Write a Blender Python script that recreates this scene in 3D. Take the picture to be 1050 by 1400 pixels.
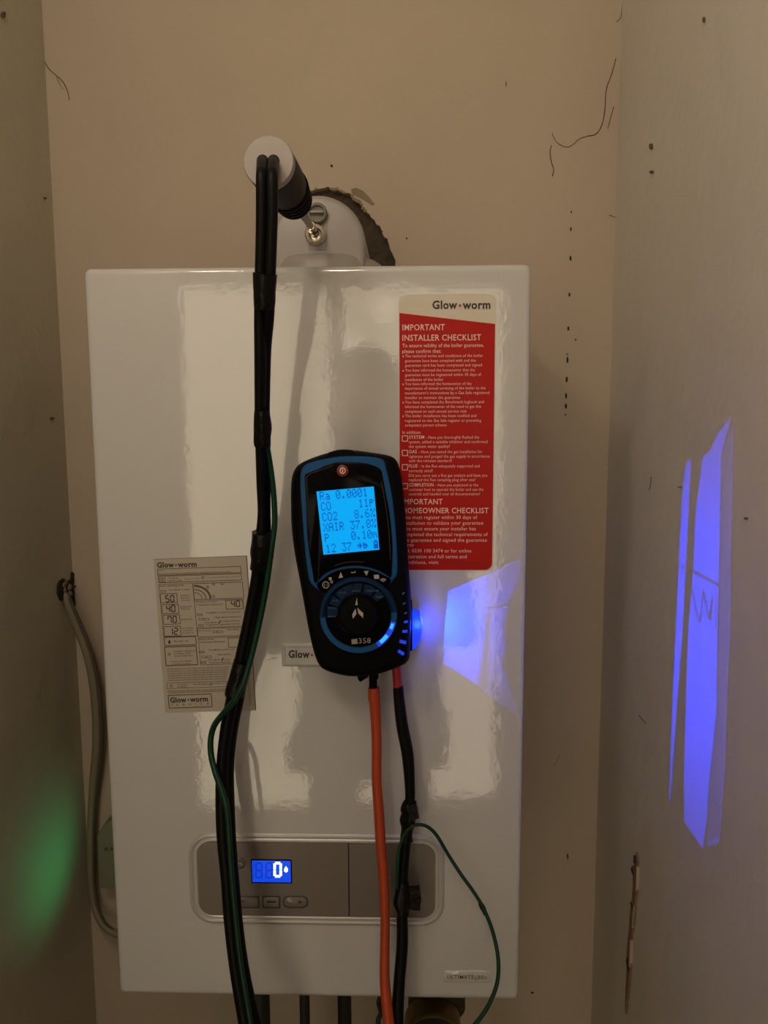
import bpy, bmesh, math, random
from mathutils import Vector, Matrix, noise
random.seed(4)
for o in list(bpy.data.objects): bpy.data.objects.remove(o)
SC = bpy.context.scene
COL = SC.collection

# ------------------------------------------------------------------ camera
ZO = 1.05                                   # height of the boiler's underside above the floor
CAM = Vector((.0919730, -.7248317, .5966659 + ZO))
FW = Vector((-.02775848, .99253827, -.1187318))
RT = Vector((.99961397, .02742268, -.00446136))
UP = Vector((.00117212, .11880981, .99291634))
FPX = 1040.0
cd = bpy.data.cameras.new('camera'); cam = bpy.data.objects.new('camera', cd); COL.objects.link(cam)
cam.matrix_world = Matrix(((RT.x, UP.x, -FW.x, CAM.x), (RT.y, UP.y, -FW.y, CAM.y), (RT.z, UP.z, -FW.z, CAM.z), (0, 0, 0, 1)))
cd.sensor_fit = 'VERTICAL'; cd.sensor_height = 36.0; cd.lens = 36.0 * FPX / 1400.0
cd.clip_start = .01; cd.clip_end = 60
SC.camera = cam

def ray(x, y): return FW + RT * ((x - 525) / FPX) - UP * ((y - 700) / FPX)
def P(x, y, Y=0.0):                          # the point of the plane y = Y seen at photo pixel (x, y)
    d = ray(x, y); return CAM + d * ((Y - CAM.y) / d.y)
def PX(x, y, X):                             # the same for a plane x = X
    d = ray(x, y); return CAM + d * ((X - CAM.x) / d.x)
def PZ(x, y, Z):
    d = ray(x, y); return CAM + d * ((Z - CAM.z) / d.z)
def depth(p): return (p - CAM).dot(FW)

# ------------------------------------------------------------------ world, lights, exposure
WORLD_COL, WORLD_STR = (1.0, .83, .58), 2.9
w = bpy.data.worlds.new('world'); SC.world = w; w.use_nodes = True
bg = w.node_tree.nodes['Background']; bg.inputs[0].default_value = (*WORLD_COL, 1); bg.inputs[1].default_value = WORLD_STR
SC.view_settings.view_transform = 'Standard'; SC.view_settings.look = 'None'
SC.view_settings.gamma = 1.0; SC.view_settings.use_curve_mapping = False
SC.view_settings.exposure = 0.0

def light(name, kind, loc, energy, color, target=None, **kw):
    l = bpy.data.lights.new(name, kind); l.energy = energy; l.color = color
    o = bpy.data.objects.new(name, l); COL.objects.link(o); o.location = loc
    if target is not None:
        o.rotation_euler = (Vector(target) - Vector(loc)).to_track_quat('-Z', 'Y').to_euler()
    for k, v in kw.items():
        if k == 'is_portal': l.cycles.is_portal = v
        else: setattr(l, k, v)
    return o
WIN = (-.89, .50, .04, 2.27)                 # glazed door in the rear wall: x0, x1, z0, z1
REAR = -2.2
light('window_portal', 'AREA', ((WIN[0] + WIN[1]) / 2, REAR - .02, (WIN[2] + WIN[3]) / 2), 1, (1, 1, 1),
      target=((WIN[0] + WIN[1]) / 2, 0, (WIN[2] + WIN[3]) / 2), shape='RECTANGLE', size=WIN[1] - WIN[0], size_y=WIN[3] - WIN[2], is_portal=True)
light('cupboard_fill', 'POINT', (-.27, -.60, 2.24), 4.0, (1, .85, .70), shadow_soft_size=.05)  # added fill inside the cupboard to brighten the right wall, no fitting there
light('overhead_fill', 'POINT', (-.05, -.95, 2.38), 3.6, (1, .84, .68), shadow_soft_size=.05)  # added unseen fill from above, evens out the side walls
# blue LED inside the analyser's water trap, green indicator near the power box
LED = Vector((.0850, -.0200, .404 + ZO))
light('trap_led', 'SPOT', LED, 7.0, (.002, .030, 1), target=LED + Vector((1, -.16, -.03)), shadow_soft_size=.00010, spot_size=math.radians(112), spot_blend=1.0)
light('trap_spill', 'POINT', (.104, -.010, .400 + ZO), .11, (.015, .05, 1), shadow_soft_size=.006)  # added point without a second LED, imitates blue spill round the trap
GP = P(141, 1150, .25)
light('green_indicator', 'SPOT', (-.255, .20, GP.z - .02), .12, (.03, 1, .34), target=PX(66, 1178, -.369), shadow_soft_size=.012, spot_size=math.radians(105), spot_blend=1.0)

# ------------------------------------------------------------------ materials
def mat(name, col, rough=.5, metal=0.0, emit=None, estr=0.0, spec=.5, noise_amt=0.0, noise_scale=8.0, bump=0.0, bump_scale=200.0,
        bump_dist=.001, coat=0.0, col2=None, trans=0.0, bump2=None):
    m = bpy.data.materials.new(name); m.use_nodes = True
    nt = m.node_tree; b = nt.nodes['Principled BSDF']
    b.inputs['Base Color'].default_value = (*col, 1)
    b.inputs['Roughness'].default_value = rough; b.inputs['Metallic'].default_value = metal
    b.inputs['Specular IOR Level'].default_value = spec
    b.inputs['Coat Weight'].default_value = coat; b.inputs['Coat Roughness'].default_value = .04
    b.inputs['Transmission Weight'].default_value = trans
    tc = nt.nodes.new('ShaderNodeTexCoord')
    if emit: b.inputs['Emission Color'].default_value = (*emit, 1); b.inputs['Emission Strength'].default_value = estr
    n = nt.nodes.new('ShaderNodeTexNoise'); n.inputs['Scale'].default_value = noise_scale; n.inputs['Detail'].default_value = 5
    nt.links.new(tc.outputs['Object'], n.inputs['Vector'])
    r = nt.nodes.new('ShaderNodeMix'); r.data_type = 'RGBA'
    c2 = col2 or tuple(c * (1 - max(noise_amt, .04)) for c in col)
    r.inputs[6].default_value = (*col, 1); r.inputs[7].default_value = (*c2, 1)
    nt.links.new(n.outputs['Fac'], r.inputs[0]); nt.links.new(r.outputs[2], b.inputs['Base Color'])
    if bump:
        bn = nt.nodes.new('ShaderNodeTexNoise'); bn.inputs['Scale'].default_value = bump_scale; bn.inputs['Detail'].default_value = 3
        nt.links.new(tc.outputs['Object'], bn.inputs['Vector'])
        bu = nt.nodes.new('ShaderNodeBump'); bu.inputs['Strength'].default_value = bump; bu.inputs['Distance'].default_value = bump_dist
        nt.links.new(bn.outputs['Fac'], bu.inputs['Height']); last = bu
        if bump2:
            b2 = nt.nodes.new('ShaderNodeTexNoise'); b2.inputs['Scale'].default_value = bump2[0]; b2.inputs['Detail'].default_value = 2
            nt.links.new(tc.outputs['Object'], b2.inputs['Vector'])
            u2 = nt.nodes.new('ShaderNodeBump'); u2.inputs['Strength'].default_value = 1; u2.inputs['Distance'].default_value = bump2[1]
            nt.links.new(b2.outputs['Fac'], u2.inputs['Height']); nt.links.new(bu.outputs[0], u2.inputs['Normal']); last = u2
        nt.links.new(last.outputs[0], b.inputs['Normal'])
    return m
M = {}
M['wall'] = mat('magnolia_paint', (.46, .385, .295), .75, spec=.25, col2=(.41, .34, .265), noise_scale=5, bump=.5, bump_scale=90, bump_dist=.0012, bump2=(9, .004))
M['wallside'] = mat('magnolia_lightened', (.64, .60, .53), .7, spec=.25, col2=(.59, .55, .48), noise_scale=5, bump=.5, bump_scale=90, bump_dist=.0012, bump2=(9, .004))  # magnolia lightened and greyed: the right wall's brighter light put into colour
M['wallleft'] = mat('magnolia_half_lightened', (.53, .49, .385), .75, spec=.25, col2=(.47, .435, .34), noise_scale=5, bump=.5, bump_scale=90, bump_dist=.0012, bump2=(9, .004))  # magnolia lightened less: light on the left wall put into colour
M['ceiling'] = mat('ceiling_paint', (.7, .66, .6), .8)
M['floor'] = mat('floor_boards', (.10, .06, .035), .5, noise_scale=20, noise_amt=.4)
M['white'] = mat('white_enamel', (.53, .525, .51), .035, spec=.70, col2=(.50, .495, .48), noise_scale=3, bump=1, bump_scale=260, bump_dist=.00004, bump2=(45, .00011))
M['white_dull'] = mat('white_plastic', (.50, .49, .47), .35)
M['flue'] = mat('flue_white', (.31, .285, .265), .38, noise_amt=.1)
M['steel'] = mat('bright_steel', (.62, .56, .48), .16, 1.0)
M['mortar'] = mat('dark_mortar', (.085, .062, .038), .95, col2=(.035, .026, .016), noise_scale=60, bump=1, bump_scale=140, bump_dist=.006)
M['void'] = mat('deep_gap', (.015, .012, .01), .9)
M['rubber'] = mat('black_rubber', (.0035, .0035, .0038), .42, spec=.12, bump=.4, bump_scale=500, bump_dist=.0002)
M['boot'] = mat('rubber_boot', (.0025, .0025, .003), .55, spec=.07)
M['tape'] = mat('black_tape', (.003, .003, .003), .30, spec=.22, bump=.8, bump_scale=160, bump_dist=.0012)
M['grip'] = mat('probe_grip', (.004, .005, .003), .45, spec=.12)
M['cap'] = mat('grey_cap', (.33, .29, .265), .5)
M['capdark'] = mat('grey_screw', (.17, .155, .13), .5)
M['blue'] = mat('blue_plastic', (.004, .075, .23), .40, spec=.2)
M['bluedark'] = mat('dark_blue_plastic', (.002, .018, .062), .45, spec=.12)
M['glass'] = mat('black_glass', (.002, .002, .0025), .16, spec=.06)
M['print'] = mat('pale_print', (.42, .38, .33), .6)
M['printdim'] = mat('blue_print', (.06, .11, .19), .6)
M['lcd'] = mat('lcd_lit', (0, .02, .04), .3, emit=(.001, .41, .96), estr=.95, spec=.1)
M['lcdink'] = mat('lcd_ink', (.0, .01, .05), .4, emit=(.0, .09, .55), estr=.85, spec=.1)
M['power'] = mat('power_red', (.16, .022, .012), .4)
M['powerprint'] = mat('power_print', (.85, .55, .45), .5, emit=(.9, .4, .3), estr=.15)
M['glowpaint'] = mat('painted_glow', (.01, .04, .2), .3, emit=(.01, .06, 1), estr=.6)  # emissive blue painting the LED's caustic and glints
M['glowpainthot'] = mat('painted_glow_core', (.01, .06, .3), .3, emit=(.02, .22, 1), estr=2.2)  # hottest part of the painted caustic
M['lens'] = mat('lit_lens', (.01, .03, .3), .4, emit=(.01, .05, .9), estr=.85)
M['orange'] = mat('orange_hose', (.43, .050, .008), .42, noise_amt=.2, noise_scale=30)
M['red'] = mat('red_sleeve', (.38, .012, .022), .4)
M['green'] = mat('green_wire', (.002, .034, .013), .3, spec=.3)
M['cable'] = mat('cream_cable', (.21, .18, .12), .5, noise_amt=.15)
M['box'] = mat('pale_green_plastic', (.17, .175, .12), .5)
M['paper'] = mat('label_paper', (.40, .355, .29), .55)
M['paperlight'] = mat('sticker_white', (.60, .54, .45), .4)
M['redpaper'] = mat('sticker_red', (.42, .008, .005), .30, spec=.12)
M['ink'] = mat('dark_ink', (.028, .022, .016), .6)
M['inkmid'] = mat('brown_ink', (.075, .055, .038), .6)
M['inkred'] = mat('red_ink', (.45, .03, .02), .6)
M['darkred'] = mat('dark_red_ink', (.14, .006, .004), .6)
M['inkpale'] = mat('pale_ink', (.80, .52, .44), .6)
M['panel'] = mat('taupe_panel', (.165, .140, .122), .22, spec=.6, bump=.3, bump_scale=300, bump_dist=.0001)
M['chrome'] = mat('silver_bezel', (.45, .44, .42), .28, 0.10)
M['framedark'] = mat('button_groove', (.045, .038, .034), .4)
M['button'] = mat('taupe_button', (.13, .112, .10), .3)
M['disp'] = mat('display_lit', (.0, .01, .1), .3, emit=(.006, .075, .92), estr=.85)
M['dispdim'] = mat('display_ghost', (.0, .01, .1), .3, emit=(.004, .04, .55), estr=.8)
M['digit'] = mat('display_digit', (.5, .7, 1), .3, emit=(.62, .86, 1), estr=2.2)
M['copper'] = mat('old_copper', (.28, .12, .05), .5, .7, noise_amt=.5, noise_scale=40)
M['pipeblack'] = mat('black_pipe', (.012, .010, .009), .6)
M['brass'] = mat('aged_brass', (.22, .15, .06), .4, .8)
M['dirt'] = mat('dark_mark', (.022, .015, .011), .9)
M['hair'] = mat('hairline', (.10, .062, .04), .9)
M['gouge'] = mat('plaster_gouge', (.30, .19, .12), .9, col2=(.09, .05, .03), noise_scale=120)
M['gougelight'] = mat('gouge_edge', (.42, .33, .25), .9)
M['smear'] = mat('mortar_smear', (.25, .195, .12), .9, noise_amt=.3, noise_scale=60)
M['frame'] = mat('window_white', (.25, .20, .16), .5)
M['skin'] = mat('skin', (.48, .27, .18), .5); M['cloth'] = mat('dark_shirt', (.03, .03, .035), .9)
M['trouser'] = mat('dark_trousers', (.02, .022, .03), .9); M['hairm'] = mat('dark_hair', (.02, .013, .01), .7)
M['shoe'] = mat('black_shoe', (.01, .01, .01), .4)
mm = bpy.data.materials.new('clear_pane'); mm.use_nodes = True
nt = mm.node_tree; nt.nodes.clear(); o_ = nt.nodes.new('ShaderNodeOutputMaterial'); tb = nt.nodes.new('ShaderNodeBsdfTransparent')
gb = nt.nodes.new('ShaderNodeBsdfGlossy'); gb.inputs['Roughness'].default_value = .02; mx = nt.nodes.new('ShaderNodeMixShader'); mx.inputs[0].default_value = .05
nt.links.new(tb.outputs[0], mx.inputs[1]); nt.links.new(gb.outputs[0], mx.inputs[2]); nt.links.new(mx.outputs[0], o_.inputs[0]); M['pane'] = mm
def tinted(name, c):
    m = bpy.data.materials.new(name); m.use_nodes = True; nt = m.node_tree; nt.nodes.clear()
    o_ = nt.nodes.new('ShaderNodeOutputMaterial'); tb = nt.nodes.new('ShaderNodeBsdfTransparent'); tb.inputs[0].default_value = (*c, 1)
    nt.links.new(tb.outputs[0], o_.inputs[0]); return m
M['tint'] = tinted('mask_dimmer', (.42, .42, .42)); M['tint3'] = tinted('embossing', (.12, .12, .12)); M['tint2'] = tinted('mask_half_dimmer', (.55, .55, .55))  # first and last are added filters dimming parts of the LED beam

# ------------------------------------------------------------------ object helpers
def tag(o, label=None, cat=None, group=None, kind=None):
    if label: o['label'] = label
    if cat: o['category'] = cat
    if group: o['group'] = group
    if kind: o['kind'] = kind
    return o
def thing(name, loc, label, cat, group=None):
    o = bpy.data.objects.new(name, None); COL.objects.link(o); o.location = loc; o.empty_display_size = .05
    return tag(o, label, cat, group)
def obj(name, bm, m, parent=None, smooth=True, label=None):
    me = bpy.data.meshes.new(name)
    bmesh.ops.recalc_face_normals(bm, faces=bm.faces[:])
    bm.to_mesh(me); bm.free()
    for p in me.polygons: p.use_smooth = smooth
    mats = m if isinstance(m, (list, tuple)) else [m]
    for k in mats: me.materials.append(M[k])
    o = bpy.data.objects.new(name, me); COL.objects.link(o)
    if smooth: autosmooth(me)
    if parent:
        o.parent = parent
        if parent.type == 'EMPTY': o.matrix_parent_inverse = Matrix.Translation(-parent.location)
    if label: o['label'] = label
    return o
def autosmooth(me, ang=40):
    b = bmesh.new(); b.from_mesh(me)
    for e in b.edges:
        if len(e.link_faces) == 2 and e.calc_face_angle(0) > math.radians(ang): e.smooth = False
    b.to_mesh(me); b.free()
def box(bm, a, b, bev=0.0, seg=2):
    a = Vector(a); b = Vector(b); c = (a + b) / 2; s = b - a
    r = bmesh.ops.create_cube(bm, size=1, matrix=Matrix.Translation(c) @ Matrix.Diagonal((abs(s.x), abs(s.y), abs(s.z), 1)))
    if bev:
        es = list({e for v in r['verts'] for e in v.link_edges})
        bmesh.ops.bevel(bm, geom=es, offset=bev, segments=seg, affect='EDGES', profile=.5)
    return bm
def loft(bm, loops, cap0=True, cap1=True, mi=0):
    vs = [[bm.verts.new(p) for p in L] for L in loops]
    n = len(vs[0])
    for a, b in zip(vs, vs[1:]):
        for i in range(n): bm.faces.new((a[i], a[(i + 1) % n], b[(i + 1) % n], b[i])).material_index = mi
    if cap0: bm.faces.new(vs[0]).material_index = mi
    if cap1: bm.faces.new(vs[-1][::-1]).material_index = mi
    return bm
def catmull(pts, closed=False, k=6):
    out = []; n = len(pts)
    rng = range(n if closed else n - 1)
    for i in rng:
        g = (lambda j: pts[j % n]) if closed else (lambda j: pts[max(0, min(n - 1, j))])
        a, b, c, d = g(i - 1), g(i), g(i + 1), g(i + 2)
        for s in range(k):
            t = s / k
            out.append(tuple(.5 * ((2 * b[q]) + (c[q] - a[q]) * t + (2 * a[q] - 5 * b[q] + 4 * c[q] - d[q]) * t * t + (3 * b[q] - a[q] - 3 * c[q] + d[q]) * t ** 3) for q in range(len(a))))
    if not closed: out.append(tuple(pts[-1]))
    return out
def tube(bm, pts, rad, n=12, flat=1.0, caps=True, mi=0):
    pts = [Vector(p) for p in pts]
    if not isinstance(rad, (list, tuple)): rad = [rad] * len(pts)
    t0 = (pts[1] - pts[0]).normalized(); ref = Vector((1, 0, 0)) if abs(t0.x) < .9 else Vector((0, 0, 1))
    u = (ref - t0 * ref.dot(t0)).normalized(); loops = []
    for i, p in enumerate(pts):
        t = (pts[min(i + 1, len(pts) - 1)] - pts[max(i - 1, 0)]).normalized()
        u = (u - t * u.dot(t)).normalized(); v = t.cross(u)
        loops.append([p + u * (math.cos(a) * rad[i]) + v * (math.sin(a) * rad[i] * flat) for a in (2 * math.pi * j / n for j in range(n))])
    return loft(bm, loops, caps, caps, mi)
def hose(bm, rows, n=14, k=6, flat=1.0):        # rows: centre x, centre y, width in px, plane Y
    sm = catmull(rows, False, k); pts = []; rad = []
    for x, y, wd, Y in sm:
        p = P(x, y, Y); pts.append(p); rad.append(wd * .5 * depth(p) / FPX)
    return tube(bm, pts, rad, n, flat)
def ring_y(c, r, Y, n=40):                       # circle in a plane y = Y
    return [Vector((c.x + math.cos(2 * math.pi * i / n) * r, Y, c.z + math.sin(2 * math.pi * i / n) * r)) for i in range(n)]
def disc(bm, c, prof, n=40, mi=0):               # prof: [(radius, y)...]
    return loft(bm, [ring_y(c, r, Y, n) for r, Y in prof], True, True, mi)
def rrect(x0, x1, z0, z1, r, Y, n=6, ins=0.0):
    x0 += ins; x1 -= ins; z0 += ins; z1 -= ins; r = max(r - ins, .0004); out = []
    for cx, cz, a0 in ((x1 - r, z1 - r, 0), (x0 + r, z1 - r, 90), (x0 + r, z0 + r, 180), (x1 - r, z0 + r, 270)):
        for i in range(n + 1):
            a = math.radians(a0 + 90 * i / n); out.append(Vector((cx + math.cos(a) * r, Y, cz + math.sin(a) * r)))
    return out
def plate_px(bm, poly, Y, th, mi=0):             # flat polygon with thickness, standing proud of plane Y towards the room
    pts = [P(x, y, Y) for x, y in poly]
    return loft(bm, [pts, [p + Vector((0, -th, 0)) for p in pts]], True, True, mi)
def plate_w(bm, pts, th, mi=0):
    return loft(bm, [pts, [p + Vector((0, -th, 0)) for p in pts]], True, True, mi)
def stroke_px(bm, poly, wpx, Y, th=.0003, mi=0):
    for (x0, y0), (x1, y1) in zip(poly, poly[1:]):
        d = Vector((x1 - x0, y1 - y0)); L = d.length or 1; nx, ny = -d.y / L * wpx / 2, d.x / L * wpx / 2
        plate_px(bm, [(x0 + nx, y0 + ny), (x1 + nx, y1 + ny), (x1 - nx, y1 - ny), (x0 - nx, y0 - ny)], Y, th, mi)
def join_mesh(bm, me, fn, mi=0):
    vs = [bm.verts.new(fn(v.co)) for v in me.vertices]
    for p in me.polygons:
        try: f = bm.faces.new([vs[i] for i in p.vertices]); f.material_index = mi
        except ValueError: pass
def curve_to_mesh(cu):
    o = bpy.data.objects.new('tmp', cu); COL.objects.link(o)
    me = bpy.data.meshes.new_from_object(o.evaluated_get(bpy.context.evaluated_depsgraph_get()))
    bpy.data.objects.remove(o); bpy.data.curves.remove(cu); return me
def sheet(bm, polys, th, fn, mi=0):              # 2D outer outline and holes, filled, thickness th; fn maps (u, v, w) to the world
    cu = bpy.data.curves.new('tmp', 'CURVE'); cu.dimensions = '2D'; cu.fill_mode = 'BOTH'; cu.extrude = th / 2
    for pl in polys:
        s = cu.splines.new('POLY'); s.points.add(len(pl) - 1); s.use_cyclic_u = True
        for i, (a, b) in enumerate(pl): s.points[i].co = (a, b, 0, 1)
    me = curve_to_mesh(cu); join_mesh(bm, me, fn, mi); bpy.data.meshes.remove(me)
def text(bm, body, a, b, cap, bold=0.0, mi=0, th=.0002):
    """body laid from world point a to world point b (baseline ends) with capital height cap (m)"""
    cu = bpy.data.curves.new('tmp', 'FONT'); cu.body = body; cu.resolution_u = 2; cu.offset = bold * .6; cu.space_character = 1.07
    me = curve_to_mesh(cu)
    if not me.vertices: return
    x0 = min(v.co.x for v in me.vertices); x1 = max(v.co.x for v in me.vertices)
    a = Vector(a); b = Vector(b); u = b - a; L = u.length; u.normalize(); v = Vector((0, -1, 0)).cross(u) * -1
    if v.z < 0: v = -v
    sx = L / (x1 - x0); sy = cap / .72; dn = Vector((0, -th, 0))
    join_mesh(bm, me, lambda c: a + u * ((c.x - x0) * sx) + v * (c.y * sy) + dn, mi)
    bpy.data.meshes.remove(me)
def text_px(bm, body, x0, x1, y, cap, Y, slope=None, bold=0.0, mi=0):
    a = P(x0, y, Y)
    if slope is None:
        b = P(x1, y, Y); b.z = a.z
    else: b = P(x1, y + slope * (x1 - x0), Y)
    text(bm, body, a, b, cap * depth(a) / FPX, bold, mi)
SEG = {'0': 'abcdef', '1': 'bc', '2': 'abged', '4': 'fgbc', '5': 'afgcd', '7': 'fabc', '8': 'abcdefg'}
def seg7(bm, ch, org, u, v, wd, Y, mi=0):        # org = top left px, u = width vector, v = height vector, wd = stroke px
    q = lambda a, b: (org[0] + u[0] * a + v[0] * b, org[1] + u[1] * a + v[1] * b)
    S = {'a': ((0, 0), (1, 0)), 'b': ((1, 0), (1, .5)), 'c': ((1, .5), (1, 1)), 'd': ((0, 1), (1, 1)), 'e': ((0, .5), (0, 1)), 'f': ((0, 0), (0, .5)), 'g': ((0, .5), (1, .5))}
    for s in SEG[ch]:
        (a, b), (c, d) = S[s]; e = .07
        a2, c2 = a + (c - a) * e, c - (c - a) * e; b2, d2 = b + (d - b) * e, d - (d - b) * e
        stroke_px(bm, [q(a2, b2), q(c2, d2)], wd, Y, .0002, mi)

# ================================================================== THE SETTING
XL, XR, YB, YE = -.369, .363, .300, -.80       # cupboard walls, its back wall, where it opens into the room
CEIL = 2.45
def slab(name, a, b, m='wall'):
    return tag(obj(name, box(bmesh.new(), a, b), m, smooth=False), kind='structure')
slab('floor', (-1.7, REAR - .1, -.1), (1.7, .5, 0), 'floor')
slab('ceiling', (-1.7, REAR - .1, CEIL), (1.7, .5, CEIL + .1), 'ceiling')
def wavy_wall(name, X, side, m):                 # a plastered side wall, faintly uneven
    bm = bmesh.new(); ny, nz = 24, 50; rows = []
    for j in range(nz + 1):
        rows.append([bm.verts.new((X + (noise.noise(Vector((X * 9, i * .21, j * .23))) * .0022 if i else 0) * 1, YB + .002 - (YB + .002 - YE) * i / ny, CEIL * j / nz)) for i in range(ny + 1)])
    for j in range(nz):
        for i in range(ny): bm.faces.new((rows[j][i], rows[j][i + 1], rows[j + 1][i + 1], rows[j + 1][i]))
    box(bm, (X + side * .006, YE, 0), (X + side * .10, YB + .002, CEIL))
    xo = X + side * .006                         # close the end of the wall
    f = [bm.verts.new(p) for p in ((X, YE, 0), (xo, YE, 0), (xo, YE, CEIL), (X, YE, CEIL))]; bm.faces.new(f)
    return tag(obj(name, bm, m), kind='structure')
wall_left = wavy_wall('wall_left', XL, -1, 'wallleft'); wall_right = wavy_wall('wall_right', XR, 1, 'wallside')
# back wall with the ragged hole cut round the flue
hole_px = [(376, 362), (377, 330), (380, 308), (388, 290), (400, 274), (418, 264), (433, 259), (448, 256), (454, 259), (462, 258.5), (470, 263), (479, 265), (484, 272),
           (491, 276), (497, 286), (506, 294), (512, 303), (521, 311), (524, 320), (530, 327), (533, 340), (539, 350), (541, 362), (539, 385), (528, 415), (500, 440),
           (460, 452), (420, 445), (390, 420), (378, 390)]
hole = [(p.x, p.z) for p in (P(x, y, YB) for x, y in hole_px)]
hole = [(a + noise.noise(Vector((a * 220, b * 220, 1))) * .0022, b + noise.noise(Vector((a * 220, b * 220, 7))) * .0022) for a, b in catmull(hole, True, 6)]
bm = bmesh.new()
sheet(bm, [[(XL - .1, 0), (XR + .1, 0), (XR + .1, CEIL), (XL - .1, CEIL)], hole], .05, lambda c: Vector((c.x, YB + .025 + c.z, c.y)))
wall_back = tag(obj('wall_back', bm, 'wall', smooth=False), kind='structure')
def rough_loop(s, Y, amp):
    cx = sum(a for a, b in hole) / len(hole); cz = sum(b for a, b in hole) / len(hole)
    return [Vector((cx + (a - cx) * s + random.uniform(-amp, amp), Y, cz + (b - cz) * s + random.uniform(-amp, amp))) for a, b in hole]
bm = bmesh.new(); loft(bm, [rough_loop(1.06, YB + .012, .001), rough_loop(.96, YB + .014, .002), rough_loop(.84, YB + .020, .002), rough_loop(.7, YB + .022, .001)], True, True)
obj('mortar', bm, 'mortar', wall_back, label='rough dark mortar filling the hole round the flue')
bm = bmesh.new()                                  # crumbled plaster rim and a smear of mortar
for pl in ([(480, 259), (487, 257), (496, 261), (505, 270), (512, 279), (509, 281), (499, 274), (488, 268), (481, 264)],):
    plate_px(bm, pl, YB, .0012)
obj('mortar_smear', bm, 'smear', wall_back, label='grey-brown smear of mortar')
for i in range(34):
    j = 12 + int(random.random() ** .7 * 75)
    a, b = hole[j % len(hole)]
    if b < 0.745 + ZO: continue
    bm = bmesh.new(); bmesh.ops.create_icosphere(bm, subdivisions=1, radius=random.uniform(.0008, .0022), matrix=Matrix.Translation((a, YB - .0005, b)) @ Matrix.Diagonal((1.4, .5, 1, 1)))
    obj('plaster_crumb', bm, 'smear', wall_back)

# room behind the camera: return walls, side walls, rear wall with a glazed door
slab('wall_left_return', (-1.7, YE - .001, 0), (XL - .1, YE + .1, CEIL)); slab('wall_right_return', (XR + .1, YE - .001, 0), (1.7, YE + .1, CEIL))
slab('wall_far_left', (-1.7, REAR, 0), (-1.6, YE, CEIL)); slab('wall_far_right', (1.6, REAR, 0), (1.7, YE, CEIL))
bm = bmesh.new()
sheet(bm, [[(-1.7, 0), (1.7, 0), (1.7, CEIL), (-1.7, CEIL)], [(WIN[0], WIN[2]), (WIN[1], WIN[2]), (WIN[1], WIN[3]), (WIN[0], WIN[3])]], .1, lambda c: Vector((c.x, REAR - .05 + c.z, c.y)))
tag(obj('wall_rear', bm, 'wall', smooth=False), kind='structure')
bm = bmesh.new()
for a, b in (((WIN[0], 0, WIN[2]), (WIN[0] + .03, 0, WIN[3])), ((WIN[1] - .03, 0, WIN[2]), (WIN[1], 0, WIN[3])), ((WIN[0], 0, WIN[2]), (WIN[1], 0, WIN[2] + .03)),
             ((WIN[0], 0, WIN[3] - .03), (WIN[1], 0, WIN[3])), ((-.230, 0, WIN[2]), (-.172, 0, WIN[3]))):
    box(bm, (a[0], REAR - .07, a[2]), (b[0], REAR - .02, b[2]))
win = tag(obj('window_1', bm, 'frame', smooth=False), kind='structure')
for x0, x1 in ((WIN[0] + .03, -.230), (-.172, WIN[1] - .03)):
    obj('pane', box(bmesh.new(), (x0, REAR - .048, WIN[2] + .03), (x1, REAR - .044, WIN[3] - .03)), 'pane', win, smooth=False)

# marks on the walls ------------------------------------------------
def blob_px(name, x, y, wx, hy, wall, m='dirt', onx=None):
    bm = bmesh.new(); n = 8
    pts = []
    for i in range(n):
        a = 2 * math.pi * i / n; k = random.uniform(.8, 1.15)
        q = (x + math.cos(a) * wx / 2 * k, y + math.sin(a) * hy / 2 * k)
        pts.append(P(q[0], q[1], YB) if onx is None else PX(q[0], q[1], onx))
    dv = Vector((0, -.0005, 0)) if onx is None else Vector((-.0028 if onx > 0 else .0028, 0, 0))
    loft(bm, [[p - dv for p in pts], [p + dv for p in pts]])
    return obj(name, bm, m, wall, smooth=False)
for x, y, a, b in ((781, 290, 2.2, 3), (780.5, 313, 2.4, 6), (780, 353, 3, 8), (778.5, 403, 3, 6), (777, 449, 3, 6), (787, 464.5, 2.5, 2.5), (775.5, 484, 3, 1.6), (775.7, 492, 3, 9),
                   (774.8, 519, 3, 8), (774, 541, 3, 8), (773.6, 555, 3, 8), (773, 567, 2.4, 2.4), (453.5, 227, 3.5, 4), (727.5, 1357, 4, 3), (776, 1171, 3, 8), (556, 326, 2.5, 2.5),
                   (103, 802, 3, 3), (692, 115, 1.6, 8)):
    blob_px('dark_spot', x, y, a, b, wall_back, 'hair' if (x, y) in ((776, 1171), (692, 115)) else 'dirt')
for x, y, a, b in ((892, 235, 1.6, 4), (891.5, 200, 1.6, 7), (965, 27, 1.5, 9), (931, 666, 1.6, 1.6), (1023, 709, 2.5, 3)):
    blob_px('dark_spot', x, y, a, b, wall_right, 'hair', XR)
blob_px('dark_spot', 3, 20, 4, 10, wall_left, 'hair', XL); blob_px('dark_spot', 60, 271, 3, 2, wall_left, 'hair', XL); blob_px('dark_spot', 70, 572, 4, 3, wall_left, 'hair', XL)
def hairline(name, pts, wpx, wall, m='hair', onx=None, k=5):
    sm = catmull(pts, False, k); bm = bmesh.new(); W = []
    for x, y in sm: W.append(P(x, y, YB - .0006) if onx is None else PX(x, y, onx))
    if onx is not None: W = [p + Vector((-.0022 if onx > 0 else .0022, 0, 0)) for p in W]
    tube(bm, W, [wpx * .5 * depth(p) / FPX * random.uniform(.8, 1.2) for p in W], 5)
    return obj(name, bm, m, wall)
hairline('cobweb', [(57, 76), (66, 93), (78, 104), (86, 112), (92, 124), (95, 137)], 1.1, wall_back)
hairline('cobweb', [(77, 105), (82, 116), (86, 122)], .7, wall_back)
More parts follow.
